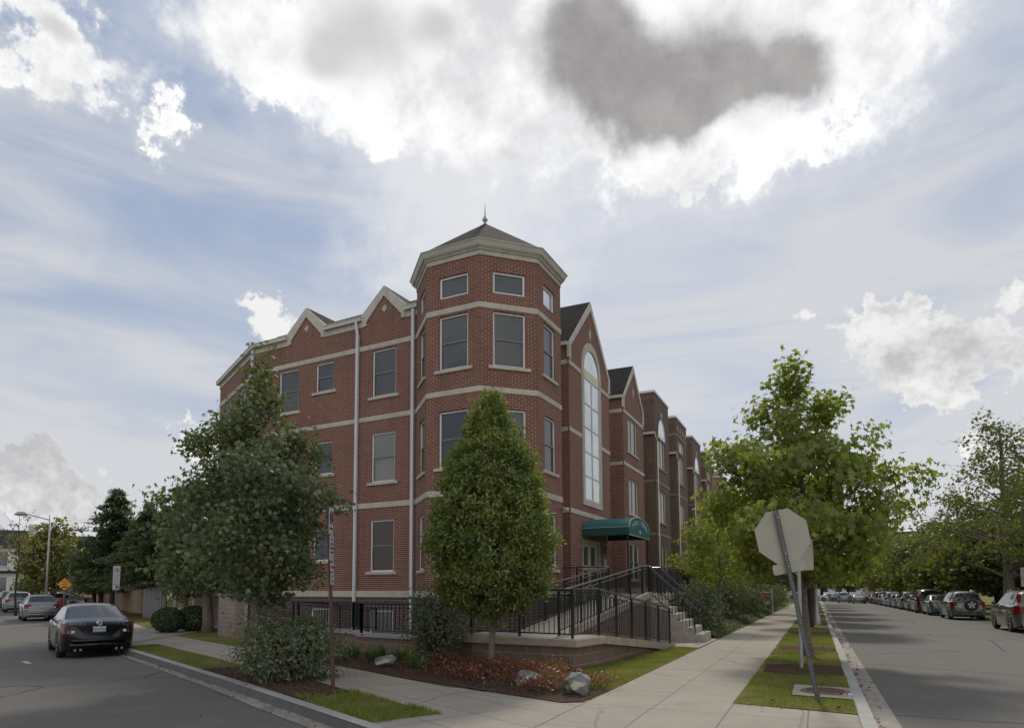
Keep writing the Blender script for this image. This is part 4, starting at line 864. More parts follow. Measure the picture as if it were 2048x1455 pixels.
def railing(name, label, pts, h, post=1.5, bal=.115, group=None, ends=True, low=.08, mt='black', rail=None, cat='railing'):
    pts = [Vector(q) for q in pts]
    T = thing(name, label, cat, tuple(pts[0]), 0, group)
    hr = MB(); hr.tube([q+Vector((0, 0, h)) for q in pts], .026, 8); hr.build('handrail', M[rail or 'blackrail'], T)
    br = MB(); br.tube([q+Vector((0, 0, low)) for q in pts], .016, 6); br.tube([q+Vector((0, 0, h-.10)) for q in pts], .013, 6)
    for a, b in zip(pts, pts[1:]):
        ln = (b-a).length; n = max(1, int(ln/bal))
        for i in range(n):
            q = a+(b-a)*((i+.5)/n); br.tube([q+Vector((0, 0, low)), q+Vector((0, 0, h-(.0 if cat == 'fence' else .1)))], .013 if cat == 'fence' else .0105, 4, False)
    br.build('baluster_panel', M[mt], T)
    done = []
    for a, b in zip(pts, pts[1:]):
        ln = (b-a).length; n = max(1, round(ln/post))
        for i in range(n+1):
            q = a+(b-a)*(i/n)
            if any((q-e).length < .1 for e in done): continue
            done.append(q); pm = MB(); pm.box((q.x-.024, q.y-.024, q.z-.02), (q.x+.024, q.y+.024, q.z+h)); pm.build('post', M[mt], T)
    return T
G_R = 'railings of the entrance ramp'
railing('ramp_railing', 'black railing round the platform and down the outer edge of the lower ramp', [(-6.9, 12.85, ZP), (-4.44, 12.50, ZP), (-4.20, 13.5, ZP), (-3.75, 18.6, -.02)], .96, 1.05, .115, G_R)
railing('ramp_railing', 'black railing with a shiny handrail climbing between the two ramps to the landing', [(-4.95, 13.1, ZP+.02), (-4.82, 20.0, ZL-.02), (-4.72, 20.38, ZL)], .90, 1.35, .115, G_R)
railing('ramp_railing', 'black railing on the building side of the upper ramp', [(-6.15, 14.0, ZP+.04), (-6.0, 20.4, ZL)], .88, 1.4, .12, G_R)
railing('ramp_railing', 'low black railing against the tower beside the landing', [(-8.2, 20.6, ZL), (-6.05, 20.55, ZL)], .9, 1.1, .12, G_R)
railing('stair_railing', 'black railing on the near side of the entrance steps', [(-4.95, 20.5, ZL), (-4.70, 20.5, ZL), (-3.38, 20.5, -.02)], .88, 1.9, .14, G_R)
railing('stair_railing', 'black railing on the far side of the entrance steps', [(-4.95, 21.95, ZL), (-4.70, 21.95, ZL), (-3.33, 21.95, -.05)], .88, 1.9, .14, G_R)
railing('ramp_railing', 'black railing along the street edge of the landing under the awning', [(-4.8, 22.0, ZL), (-4.8, 24.2, ZL), (-4.8, 27.9, ZL)], .9, 1.3, .12, G_R)

# light-well wall with fence
LW = thing('garden_wall', 'low brown block garden wall with pale cap round the basement windows', 'wall', (-10, 14, 0))
wl = [(-6.82, 12.93), (-10.38, 13.50), (-11.18, 14.22), (-14.3, 14.95)]
mb = MB()
for a, b in zip(wl[::-1], wl[::-1][1:]):
    d, ln = dirv(a, b); wall_open(mb, a, d, 0, ln, -.3, .34, [])
mb.build('block_wall', M['block'], LW)
mb = MB()
off = lambda p, o: (p[0]-.02*0, p[1]-o)
for a, b in zip(wl[::-1], wl[::-1][1:]):
    d, ln = dirv(a, b); mb.wbox(a, d, -.04, ln+.04, .34, .42+.0007*wl.index(b), -.26, .05)
mb.build('cap', M['kerb'], LW)
fp = [(-14.0, 15.0), (-11.30, 14.38), (-10.46, 13.62), (-7.9, 13.22)]
GF = 'black fences on the garden wall'
railing('garden_fence', 'black iron fence left of the jog in the garden wall', [(*fp[0], .42), (*fp[1], .42)], .74, 2.6, .13, GF, rail='black', cat='fence')
railing('garden_fence', 'short slanting black iron fence section at the jog in the garden wall', [(*fp[1], .421), (*fp[2], .421)], .74, 1.1, .11, GF, rail='black', cat='fence')
railing('garden_fence', 'black iron fence between the jog and the dark rose bush', [(*fp[2], .422), (*fp[3], .422)], .74, 2.6, .13, GF, rail='black', cat='fence')
railing('garden_fence', 'black iron fence returning from the left fence end to the brick wall', [(-13.9, 15.1, .42), (-13.6, 18.5, .1)], .74, 1.5, .11, GF, rail='black', cat='fence')
mb = MB(); a, b = (-19.2, 16.9), (-17.6, 16.15); d, ln = dirv(a, b); mb.wbox(a, d, 0, ln, -.2, 1.27, -.35, 0); mb.wbox(a, d, -.03, ln+.03, 1.271, 1.33, -.38, .03)
tag(mb.build('block_wall', M['paleblock']), 'short free-standing pale block wall left of the building corner', 'wall')

# ---------------------------------------------------------------- plants
def star(n=5, inner=.40, stem=True):
    pts = []
    for i in range(n*2):
        a = math.pi/2+math.pi*i/n; r = 1.0 if i % 2 == 0 else inner
        if i % 2 == 0 and n == 5: r = (1.05, .92, .62, .62, .92)[i//2]
        pts.append((r*math.cos(a), r*math.sin(a)))
    return np.array(pts)
SHAPES = dict(star=star(5, .38), maple=star(5, .52), oval=np.array([(0, -1), (.38, -.3), (.36, .35), (0, 1), (-.36, .35), (-.38, -.3)]), quad=np.array([(0, -1), (.5, 0), (0, 1), (-.5, 0)]),
              blade=np.array([(-.07, 0), (.07, 0), (0, 1)]), strap=np.array([(-.06, 0), (.06, 0), (.05, .6), (0, 1), (-.05, .6)]), spray=np.array([(0, -1), (.22, -.6), (.1, -.1), (.3, .2), (0, 1), (-.3, .25), (-.12, -.1), (-.24, -.55)]))
def leaves(name, mt, parent, C, size, shape, rng, normal=None, spread=1.0, droop=0., curl=.0):
    C = np.asarray(C, dtype=np.float64); n = len(C); sh = SHAPES[shape]; k = len(sh)
    nd = rng.normal(size=(n, 3))
    if normal is not None: nd = nd*spread+np.asarray(normal)
    nd /= np.linalg.norm(nd, axis=1)[:, None]+1e-9
    up = rng.normal(size=(n, 3))*.8+np.array([0, 0, -droop if droop else .0])
    y = up-nd*(up*nd).sum(1)[:, None]; y /= np.linalg.norm(y, axis=1)[:, None]+1e-9; x = np.cross(y, nd)
    s = (np.asarray(size)*np.ones(n))[:, None, None]
    V = C[:, None, :]+s*(x[:, None, :]*sh[None, :, 0:1]+y[:, None, :]*sh[None, :, 1:2])
    if curl: V = V-s*nd[:, None, :]*(curl*(sh[None, :, 0:1]**2+.5*sh[None, :, 1:2]**2))
    if parent is not None: V = V-np.array(rootloc(parent))
    me = bpy.data.meshes.new(name); me.vertices.add(n*k); me.vertices.foreach_set('co', V.reshape(-1).astype(np.float32))
    me.loops.add(n*k); me.loops.foreach_set('vertex_index', np.arange(n*k, dtype=np.int32))
    me.polygons.add(n); me.polygons.foreach_set('loop_start', np.arange(0, n*k, k, dtype=np.int32)); me.polygons.foreach_set('loop_total', np.full(n, k, dtype=np.int32))
    me.update(); me.validate(); me.materials.append(mt)
    o = bpy.data.objects.new(name, me); COL.objects.link(o)
    if parent is not None: o.parent = parent
    return o
def interp(prof, z):
    return np.interp(z, [p[0] for p in prof], [p[1] for p in prof])
def crown_clumps(base, prof, n, rng, lob=.22, fill=.35):
    """clump centres inside a crown whose radius over height is prof [(z,r)]"""
    zs = np.linspace(prof[0][0], prof[-1][0], 200); w = interp(prof, zs)**1.3+.02; z = rng.choice(zs, n, p=w/w.sum())+rng.normal(size=n)*.08
    r = interp(prof, z); th = rng.uniform(0, 2*np.pi, n); ph = rng.uniform(0, 6.28, 4)
    lobe = 1+lob*(np.sin(3*th+ph[0]+z*1.7)*.6+np.sin(5*th+ph[1]-z*2.9)*.4)+lob*.7*np.sin(z*5.1+2*th+ph[2])
    rho = rng.uniform(fill, 1, n)**.55
    return np.stack([base[0]+r*lobe*rho*np.cos(th), base[1]+r*lobe*rho*np.sin(th), base[2]+z], 1)
def tree(name, label, base, prof, trunk, seed, lf='green', bark='bark', clumps=200, per=28, size=.08, shape='star', cs=.22, group=None, lean=(0, 0), droop=.6, limbs=26, lob=.22, fill=.35, outward=.9, curl=.12, cat='tree', bare=0, upw=.5):
    rng = np.random.default_rng(seed); T = thing(name, label, cat, base, 0, group)
    C = crown_clumps(base, prof, clumps, rng, lob, fill); C[:, 0] += lean[0]*(C[:, 2]-base[2]); C[:, 1] += lean[1]*(C[:, 2]-base[2])
    ztop = prof[-1][0]; r0, r1 = trunk
    mb = MB(); pts = [(base[0]+lean[0]*z+.04*math.sin(z*1.7+seed), base[1]+lean[1]*z+.04*math.cos(z*1.3+seed), base[2]+z) for z in np.linspace(-.15, ztop*.93, 12)]
    rr = [r0*1.35]+list(np.linspace(r0, r1, 11)); mb.tube(pts, rr, 10)
    z0 = prof[0][0]
    for i in rng.choice(clumps, min(limbs, clumps), replace=False):
        c = C[i]; h = c[2]-base[2]; zs = max(z0*.75, min(h-.35*math.hypot(c[0]-base[0], c[1]-base[1])-.2, ztop*.85)); 
        if zs < .1: zs = .1
        t = zs/ztop; s = Vector((base[0]+lean[0]*zs, base[1]+lean[1]*zs, base[2]+zs)); e = Vector(c)
        m_ = s.lerp(e, .5)+Vector(rng.normal(size=3)*.07)+Vector((0, 0, .05)); rl = max(.008, r0*.42*(1-t))
        mb.tube([s, m_, e], [rl, rl*.6, rl*.25], 5, False)
    if bare:
        for i in range(bare):
            c = C[rng.integers(clumps)]; d = Vector((c[0]-base[0], c[1]-base[1], .8)).normalized(); e = Vector(c); q = [e]
            for k in range(4): q.append(q[-1]+d*.35+Vector(rng.normal(size=3)*.14))
            mb.tube(q, [.015, .012, .009, .006, .003], 4, False)
    mb.build('trunk', M[bark], T, smooth=True)
    cl = C[rng.integers(0, clumps, clumps*per)]; P = cl+np.clip(rng.normal(size=cl.shape), -1.7, 1.7)*np.array([cs, cs, cs*.8])
    outv = P-np.array([base[0], base[1], base[2]+(prof[0][0]+ztop)/2]); outv /= np.linalg.norm(outv, axis=1)[:, None]+1e-6; outv[:, 2] += upw
    leaves('crown', L[lf], T, P, size*rng.uniform(.65, 1.2, len(P)), shape, rng, outv*outward, .75, droop, curl)
    return T
def dup_tree(o, loc, rz, sc, label, group=None):
    c = copy_tree(o); c.location = loc; c.rotation_euler = (0, 0, rz); c.scale = (sc, sc, sc) if not isinstance(sc, tuple) else sc; c['label'] = label
    if group: c['group'] = group
    return c
# the three trees close to the viewer
tb = K(5.9, .55)
tree('sweetgum_tree', 'large dark green star-leaved tree on the verge between the kerb and the side pavement', (*tb, hz(*tb)), [(1.50, .5), (1.95, 1.0), (2.6, 1.22), (3.5, 1.24), (4.2, 1.0), (4.8, .64), (5.4, .38), (6.15, .08)], (.09, .02), 5, 'sweetgum', 'bark', 170, 105, .066, 'star', .18, limbs=90, lob=.36, fill=.30, droop=1.6, curl=.25, upw=.6)
tree('hornbeam_tree', 'dense teardrop-shaped green tree on a slim grey trunk in front of the tower', (-5.62, 11.3, .0), [(1.05, .35), (1.35, .90), (1.85, 1.13), (2.5, 1.19), (3.2, 1.06), (3.9, .86), (4.5, .58), (5.0, .33), (5.35, .12)], (.062, .018), 11, 'hornbeam', 'bark', 1300, 52, .042, 'oval', .085, limbs=90, lob=.06, fill=.35, droop=-.5, outward=.5, curl=.2, upw=.2)
tree('plane_tree', 'bright green broad-leaved street tree behind the leaning stop sign', (-.25, 17.1, hz(0, 17.1)), [(2.1, 1.1), (2.6, 2.0), (3.3, 2.2), (4.1, 1.95), (4.9, 1.45), (5.7, 1.0), (6.5, .5), (7.15, .08)], (.10, .025), 21, 'plane', 'bark', 170, 90, .102, 'star', .22, limbs=110, lob=.36, fill=.30, droop=.9, curl=.2)
# street trees down the verge
G_V = 'street trees along the right-hand verge'
vt = tree('street_tree', 'leafy green street tree second along the verge, behind the plane tree', (-.3, 31.8, hz(0, 31.8)), [(2.3, 1.5), (3.2, 2.4), (4.5, 2.3), (5.6, 1.6), (6.6, .8), (7.2, .1)], (.14, .03), 31, 'green', 'darkbark', 170, 28, .15, 'maple', .34, G_V, limbs=40, bare=0)
for i, y in enumerate((41, 50, 60, 71, 83, 97)):
    dup_tree(vt, (-.3+.1*(i % 3), y, hz(0, y)), i*1.3+1, 1+.06*((i*7) % 3), 'street tree %s along the right-hand verge' % ('third', 'fourth', 'fifth', 'sixth', 'seventh', 'farthest')[i], G_V)
yt = tree('yard_tree', 'small light green tree overhanging the pavement in front of the brown houses', (-3.5, 27.4, hz(-4, 28)), [(1.9, .8), (2.6, 1.5), (3.5, 1.45), (4.4, .9), (5.1, .1)], (.07, .02), 41, 'plane', 'bark', 110, 30, .10, 'star', .24)
dup_tree(yt, (-4.6, 37.5, hz(0, 37)), 2.2, 1.05, 'light green tree standing before the second brown house')
dup_tree(yt, (-4.6, 52, hz(0, 52)), 4.1, 1.2, 'light green tree in the farthest front yard')
# side-street trees
t2 = tree('sweetgum_tree', 'bushy green tree with a pale trunk on the lawn left of the short block wall', (-21.5, 18.4, hz(-21, 18)), [(1.7, 1.1), (2.6, 1.7), (3.8, 1.7), (4.9, 1.2), (5.8, .6), (6.6, .10)], (.20, .04), 51, 'sweetgum', 'bark', 240, 30, .13, 'star', .30, limbs=40, droop=1.2)
dup_tree(t2, (-26.2, 21.2, hz(-27, 22)), 2.0, (.58, .58, .80), 'bushy green tree just left of the one with a pale trunk, over the round bushes')
def conifer(label, base, h, r, seed, group):
    rng = np.random.default_rng(seed); T = thing('conifer_tree', label, 'tree', base, 0, group)
    mb = MB(); mb.tube([(base[0], base[1], base[2]-.1), (base[0]+.05, base[1], base[2]+h*.5), (base[0], base[1], base[2]+h)], [.22, .13, .01], 8)
    P, N = [], []
    nb = 190
    for i in range(nb):
        t = (i+.5)/nb; z = h*(.30+.69*t); ln = r*(1-t)**.75*rng.uniform(.65, 1.15)+.12; a = rng.uniform(0, 6.28); d = Vector((math.cos(a), math.sin(a), 0))
        s = Vector((base[0], base[1], base[2]+z)); e = s+d*ln+Vector((0, 0, -ln*.18+rng.uniform(-.1, .25))); m_ = s.lerp(e, .6)+Vector((0, 0, -.06*ln)); mb.tube([s, m_, e], [.035*(1-t)+.01, .015, .004], 4, False)
        for k in range(int(30*ln)+6):
            u = rng.uniform(.15, 1.0); q = s.lerp(e, u)+Vector(rng.normal(size=3)*np.array([.12, .12, .08])*(1.3-.5*u)); P.append(q); N.append((d.x*.3, d.y*.3, .8))
    mb.build('trunk', M['darkbark'], T); P = np.array([tuple(q) for q in P])
    leaves('crown', L['dark'], T, P, rng.uniform(.10, .22, len(P)), 'spray', rng, np.array(N), .6, .3)
    return T
c1 = conifer('tall dark conifer with a pointed top behind the black sedan', (-40.4, 27.4, -.17), 8.0, 3.3, 61, 'dark conifers on the side street')
def dup_c(loc, rz, sc, label): return dup_tree(c1, loc, rz, sc, label, 'dark conifers on the side street')
dup_c((-36.4, 26.8, -.17), 1.9, (.80, .80, .85), 'dark conifer just right of the tallest one, behind the white parking sign')
dup_c((-33.6, 25.8, -.17), 4.2, (.85, .85, .80), 'dark spreading conifer above the gate')
dup_c((-47.0, 31.0, -.17), 3.1, (.85, .85, .68), 'dark conifer left of the tallest one')
at_ = tree('maple_tree', 'rounded tree with orange-red leaves near the street lamp on the side street', (-53.6, 31.6, -.17), [(1.8, 1.2), (2.8, 2.1), (4.2, 2.2), (5.4, 1.6), (6.4, .7), (6.9, .1)], (.2, .04), 71, 'autumn', 'darkbark', 200, 28, .17, 'maple', .42, bare=10)
dup_tree(at_, (-58.0, 37.6, -.17), 2.5, (.9, .9, .8), 'green and orange tree behind the orange-red one')
t6 = tree('street_tree', 'small green tree in front of the pale house', (-64.5, 35.8, -.17), [(.6, .6), (1.2, 1.0), (1.9, .9), (2.5, .2)], (.1, .03), 81, 'green', 'darkbark', 90, 26, .15, 'maple', .34)
tree('bare_tree', 'thin half-bare tree rising beside the street lamp', (-49.2, 26.6, -.17), [(3.5, 1.2), (5.0, 1.3), (6.6, .8), (7.4, .3)], (.07, .012), 83, 'autumn', 'darkbark', 34, 10, .10, 'maple', .16, limbs=34, bare=14)
dup_tree(t2, (-44, 40, -.17), 2.5, (1.1, 1.1, 1.0), 'green tree behind the conifers by the low brick building')
dup_tree(t2, (-63, 45.5, -.17), .5, (1.2, 1.2, .95), 'broad green tree far behind the orange-red one')
# right-hand side: plane trees with mottled trunks
G_S = 'big trees across the right-hand street'
s1 = tree('sycamore_tree', 'tall airy tree with a thick mottled trunk beside the spare-wheel car', (10.3, 47.5, hz(0, 47)), [(3.0, 2.4), (4.6, 3.8), (6.6, 4.0), (8.6, 3.3), (10.4, 2.0), (12.2, .5)], (.29, .05), 91, 'green', 'bark', 150, 38, .125, 'maple', .34, G_S, limbs=70, lob=.42, fill=.12, bare=44)
dup_tree(s1, (10.9, 40.0, hz(0, 40)), 2.4, (.78, .78, .86), 'tall airy tree at the right edge of the view beside the tan car', G_S)
dup_tree(s1, (10.5, 63, hz(0, 63)), 1.1, (.85, .85, .80), 'tall airy tree with a slender pale trunk behind the burgundy van', G_S)
m1 = tree('street_tree', 'dense green tree across the street behind the blue-grey sedan', (11.8, 58, hz(0, 58)), [(1.8, 2.4), (3.0, 3.6), (5.0, 3.6), (6.6, 2.6), (8.0, .3)], (.2, .05), 95, 'green', 'darkbark', 200, 28, .22, 'maple', .5, G_S, limbs=30)
for i, (x, y, s) in enumerate(((11.6, 72, 1.0), (11.8, 82, 1.1), (11.4, 93, 1.05), (11.7, 105, 1.2), (12.0, 120, 1.25), (12.5, 138, 1.3))):
    dup_tree(m1, (x, y, hz(0, y)), 1.7*i, s, 'dense green tree %s in the row behind the parked cars' % ('second', 'third', 'fourth', 'fifth', 'sixth', 'farthest')[i], G_S)
for i, (x, y, s) in enumerate(((17, 52, 1.0), (18, 62, 1.1), (17, 76, 1.2), (15.5, 46, .8), (20, 95, 1.5))):
    dup_tree(m1, (x, y, hz(0, y)-.2), 2.1*i+1, (s, s, s*.8), 'dense green tree of the second row, %s from the right edge' % ('third', 'fourth', 'fifth', 'first', 'last')[i], 'trees behind the far pavement')
for i, (x, y, s) in enumerate(((-6, 118, 1.3), (1, 150, 1.5), (6, 156, 1.4), (-7, 140, 1.5))):
    dup_tree(m1, (x, y, hz(0, y)), 1.1*i+2, s, 'green tree closing the street, %s' % ('before the tan houses', 'middle of the view down the road', 'just left of the parked row', 'last on the left pavement')[i], 'trees at the end of the street')

def shrub(name, label, base, r, h, seed, lf='olive', n=3200, size=.05, shape='oval', group=None, stems=14, zlow=.0, round_=False, cat='shrub'):
    rng = np.random.default_rng(seed); T = thing(name, label, cat, base, 0, group)
    mb = MB()
    for i in range(stems):
        a = rng.uniform(0, 6.28); q = rng.uniform(.3, .9); e = Vector((base[0]+math.cos(a)*r*q, base[1]+math.sin(a)*r*q, base[2]+h*rng.uniform(.5, .95)))
        mb.tube([(base[0]+math.cos(a)*.08, base[1]+math.sin(a)*.08, base[2]-.05), Vector(base).lerp(e, .5)+Vector((0, 0, .1)), e], [.018, .012, .004], 5, False)
    mb.build('stems', M['darkbark'], T)
    d = rng.normal(size=(n, 3)); d /= np.linalg.norm(d, axis=1)[:, None]; rho = rng.uniform(.5 if not round_ else .82, 1, n)**.5; rho = rho[:, None]
    ph = rng.uniform(0, 6.28, 6); lo = 1+(0 if round_ else .30)*(np.sin(4*d[:, 0]+ph[0])*np.sin(5*d[:, 1]+ph[1])+np.sin(6*d[:, 2]+3*d[:, 0]+ph[2])*.7)
    P = (d+rng.normal(size=d.shape)*(0 if round_ else .13))*rho*lo[:, None]*np.array([r, r, (h-zlow)/2])+np.array([base[0], base[1], base[2]+(h+zlow)/2]); P += rng.normal(size=P.shape)*(.05 if not round_ else .015)
    P[:, 2] = np.maximum(P[:, 2], base[2]+.02)
    leaves('foliage', L[lf], T, P, size*rng.uniform(.6, 1.25, n), shape, rng, d*.8+np.array([0, 0, .4]), .7, -.2, .15)
    return T
b = K(4.55, .78); shrub('bush', 'big grey-green bush on the verge at the foot of the large tree', (*b, hz(*b)), .86, 1.10, 101, 'olive', 8000, .036, stems=34)
shrub('rose_bush', 'dark loose rose bush between the garden wall and the ramp platform', (-7.42, 12.25, 0), .62, 1.62, 102, 'olive', 4200, .042, stems=30)
b = (-22.9, 17.8); shrub('round_bush', 'clipped round dark bush, left of the pair on the lawn', (*b, hz(*b)), .60, .98, 103, 'dark', 5200, .045, group='pair of clipped bushes', round_=True, stems=5)
b = (-22.7, 18.75); shrub('round_bush', 'clipped round dark bush, right of the pair on the lawn', (*b, hz(*b)), .62, 1.02, 104, 'dark', 5200, .045, group='pair of clipped bushes', round_=True, stems=5)
G_Y = 'front-yard shrubs along the pavement'
ys = shrub('yard_shrub', 'large dark shrub immediately past the entrance steps', (-4.6, 25.2, hz(-4, 25)), 1.35, 1.75, 105, 'olive', 5200, .07, group=G_Y)
for i, (x, y, r, h) in enumerate(((-5.2, 29.5, 1.0, 1.1), (-4.7, 33.5, 1.15, 1.2), (-5.3, 38.0, .95, .95), (-4.6, 42.5, 1.2, 1.2), (-4.4, 47, 1.0, .9), (-4.8, 51.5, 1.25, 1.2), (-4.4, 57, 1.15, 1.0), (-4.7, 63, 1.3, 1.3), (-4.6, 70, 1.3, 1.2), (-4.7, 78, 1.4, 1.3))):
    c = copy_tree(ys); c.location = (x, y, hz(x, y)); c.rotation_euler = (0, 0, i*1.3); c.scale = (r, r, h)
    c['label'] = 'front-yard shrub %s after the entrance steps' % ('second', 'third', 'fourth', 'fifth', 'sixth', 'seventh', 'eighth', 'ninth', 'tenth', 'eleventh')[i]
# ground cover on the yards (low green mass)
rng = np.random.default_rng(7)
n = 26000; P = np.stack([rng.uniform(-5.2, -3.0, n), 22.6+rng.uniform(0, 1, n)**1.5*45, np.zeros(n)], 1); P[:, 2] = np.array([hz(p[0], p[1]) for p in P])+rng.uniform(.02, .28, n)*np.clip((-2.95-P[:, 0])/.5, .2, 1)
tag(leaves('ground_cover', L['olive'], None, P, rng.uniform(.04, .09, n), 'oval', rng, np.array([0, 0, 1.0]), .6), 'low leafy ground cover beside the main pavement', 'plants', None, 'stuff')
# red ground cover of the corner bed
cen = []
while len(cen) < 70:
    x, y = rng.uniform(-8.2, -3.1), rng.uniform(9.2, 11.8); r = Vector((x, y))-K0; bb = r.dot(KN)
    if bb < 2.85 or (x > -4.3 and y > 10.6) or y > 11.75 or (x < -6.4 and bb < 3.6): continue
    if (x+3.16)**2+(y-9.35)**2 < .16: continue
    cen.append((x, y))
P = []; 
for (x, y) in cen:
    for k in range(75): P.append((x+rng.normal()*.15, y+rng.normal()*.15, abs(rng.normal()*.07)+.03+rng.uniform(0, .11)))
P = np.array(P); tag(leaves('ground_cover', L['redcover'], None, P, rng.uniform(.018, .042, len(P)), 'oval', rng, np.array([0, 0, .8]), .8), 'dark red leafy ground cover round the boulders', 'plants', None, 'stuff')
def clump(name, label, x, y, r, h, n, lf, seed, group=None, shape='strap', w=1.0):
    rg = np.random.default_rng(seed); T = thing(name, label, 'plant', (x, y, hz(x, y)), 0, group); mb = MB()
    for i in range(n):
        a = rg.uniform(0, 6.28); q = rg.uniform(.2, 1); hh = h*rg.uniform(.6, 1.1); e = Vector((math.cos(a)*r*q, math.sin(a)*r*q, hh*(1.05-.5*q))); s = Vector((math.cos(a)*.04, math.sin(a)*.04, 0)); wv = Vector((-math.sin(a), math.cos(a), 0))*.012*w
        m_ = s.lerp(e, .5)+Vector((0, 0, hh*.22)); o_ = Vector((x, y, hz(x, y)))
        mb.add([o_+s-wv, o_+s+wv, o_+m_+wv*1.2, o_+m_-wv*1.2, o_+e], [(0, 1, 2, 3), (3, 2, 4)])
    mb.build('leaf_blades', L[lf], T); return T
G_C = 'grassy clumps in the bed below the garden wall'
for i, (x, y, r, h, lf, nn, lb) in enumerate(((-9.55, 12.15, .34, .48, 'clump', 90, 'tall green clump nearest the sign pole'), (-9.0, 12.4, .30, .40, 'clump', 80, 'narrow-leaved green clump below the fence corner'), (-8.75, 11.75, .34, .44, 'clump', 90, 'dark green clump left of the small grey rock'),
    (-8.35, 12.1, .28, .36, 'clump', 70, 'green clump behind the small grey rock'), (-7.35, 11.15, .32, .40, 'clump', 80, 'green clump right of the small grey rock'), (-7.0, 11.0, .28, .30, 'clump', 80, 'dark green clump beside the red ground cover'), (-9.3, 11.45, .26, .26, 'olive', 60, 'low grey-green clump by the pavement'))):
    clump('grass_clump', lb, x, y, r, h, nn, lf, 200+i, G_C)
clump('hosta', 'yellow-green hosta in front of the garden wall', -8.35, 12.55, .36, .34, 60, 'lime', 220, None, w=3.2)
# grass blades on the nearest lawns
def blades(polyfn, n, box, seed, h=(.03, .075), dz=.01):
    rg = np.random.default_rng(seed); X = rg.uniform(box[0], box[1], n*3); Y = rg.uniform(box[2], box[3], n*3); k = np.array([polyfn(a, b) for a, b in zip(X, Y)]); X, Y = X[k][:n], Y[k][:n]
    bare_ = np.sin(X*2.3+1.1*np.sin(Y*1.9))*np.sin(Y*2.9+1.3*np.sin(X*2.7))+rg.normal(size=len(X))*.25; kk = bare_ < .62; X, Y = X[kk], Y[kk]
    patchy = .75+.4*np.sin(X*3.1+Y*1.7)*np.sin(Y*2.3-X*1.1)
    return np.stack([X, Y, np.array([hz(a, b) for a, b in zip(X, Y)])+dz], 1), rg.uniform(h[0], h[1], len(X))*patchy
def inK(a0, a1, b0, b1): 
    return lambda x, y: (a0 < (x-K0.x)*KD.x+(y-K0.y)*KD.y < a1) and (b0 < (x-K0.x)*KN.x+(y-K0.y)*KN.y < b1)
def rnd_up(P, H, name, label):
    rg = np.random.default_rng(3); n = len(P); a = rg.uniform(0, 6.28, n); tl = rg.normal(size=(n, 2))*.35
    wv = np.stack([np.cos(a), np.sin(a), np.zeros(n)], 1)*.0045; tip = np.stack([tl[:, 0]*H, tl[:, 1]*H, H], 1)
    V = np.stack([P-wv, P+wv, P+tip], 1); me = bpy.data.meshes.new(name); me.vertices.add(n*3); me.vertices.foreach_set('co', V.reshape(-1).astype(np.float32)); me.loops.add(n*3); me.loops.foreach_set('vertex_index', np.arange(n*3, dtype=np.int32))
    me.polygons.add(n); me.polygons.foreach_set('loop_start', np.arange(0, n*3, 3, dtype=np.int32)); me.polygons.foreach_set('loop_total', np.full(n, 3, dtype=np.int32)); me.update(); me.materials.append(L['grass'])
    o = bpy.data.objects.new(name, me); COL.objects.link(o); tag(o, label, 'grass', None, 'stuff')
P, H = blades(inK(.1, 2.5, .02, .95), 15000, (-8, -3.8, 6, 9), 31, (.04, .095)); rnd_up(P, H, 'grass', 'long grass on the verge corner nearest the side street')
P, H = blades(inK(7.2, 15.2, .02, .9), 15000, (-19, -10, 9, 14), 32, (.02, .05)); rnd_up(P, H, 'grass', 'thin dry grass on the side-street verge by the black sedan')
P, H = blades(lambda x, y: not (13.3 < y < 15.2 or 18.7 < y < 20) and not (-.38 < x and 10.45 < y < 11.75), 42000, (-1.08, .42, 9.4, 26), 33, (.018, .05)); rnd_up(P, H, 'grass', 'short grass on the verge under the stop sign')
P, H = blades(lambda x, y: x > -4.1+.06*(y-12) and x < -2.97 and (y > 10 or x > -3.3) and (x > -3.5 or y > 11.5), 26000, (-4.3, -2.97, 9.9, 18.4), 34, (.02, .055)); rnd_up(P, H, 'grass', 'bright green grass between the ramp wall and the pavement')
# mulch chips, leaf litter
def flakes(name, label, P, size, mt, seed):
    rg = np.random.default_rng(seed); o = leaves(name, mt, None, P, rg.uniform(size[0], size[1], len(P)), 'quad', rg, np.array([0, 0, 1.6]), .6); tag(o, label, 'litter', None, 'stuff')
rg = np.random.default_rng(8); 
X = rg.uniform(-11, -3, 30000); Y = rg.uniform(8.8, 13.2, 30000); bb = (X-K0.x)*KN.x+(Y-K0.y)*KN.y
k = (bb > 2.4) & ((X < -4.4) | (Y < 10.8)) & (Y < 12.7+.15*(-X-7).clip(0)) ; P = np.stack([X[k], Y[k], np.full(k.sum(), .022)], 1)[:9000]; flakes('bark_chips', 'scattered bark chips over the corner planting bed', P, (.008, .022), M['chips'], 9)
X = rg.uniform(2.3, 7.2, 3000); Yb = rg.uniform(.03, .9, 3000); P = np.array([(*K(a, b), hz(*K(a, b))+.03) for a, b in zip(X, Yb)]); flakes('bark_chips', 'bark chips round the verge bush', P, (.006, .02), M['chips'], 10)
P = [];
for i in range(420):
    y = rg.uniform(7, 60); x = .60+abs(rg.normal())*.10; P.append((x, y, hz(x, y)-.11))
for i in range(90): x, y = rg.uniform(-1, .3), rg.uniform(9, 30); P.append((x, y, hz(x, y)+.05))
flakes('leaf_litter', 'brown fallen leaves along the right-hand gutter', np.array(P), (.02, .05), M['litter'], 12)
P = []
for i in range(260): a, b = rg.uniform(0, 16), -.17-abs(rg.normal())*.12; q = K(a, b); P.append((*q, hz(*q)-.11))
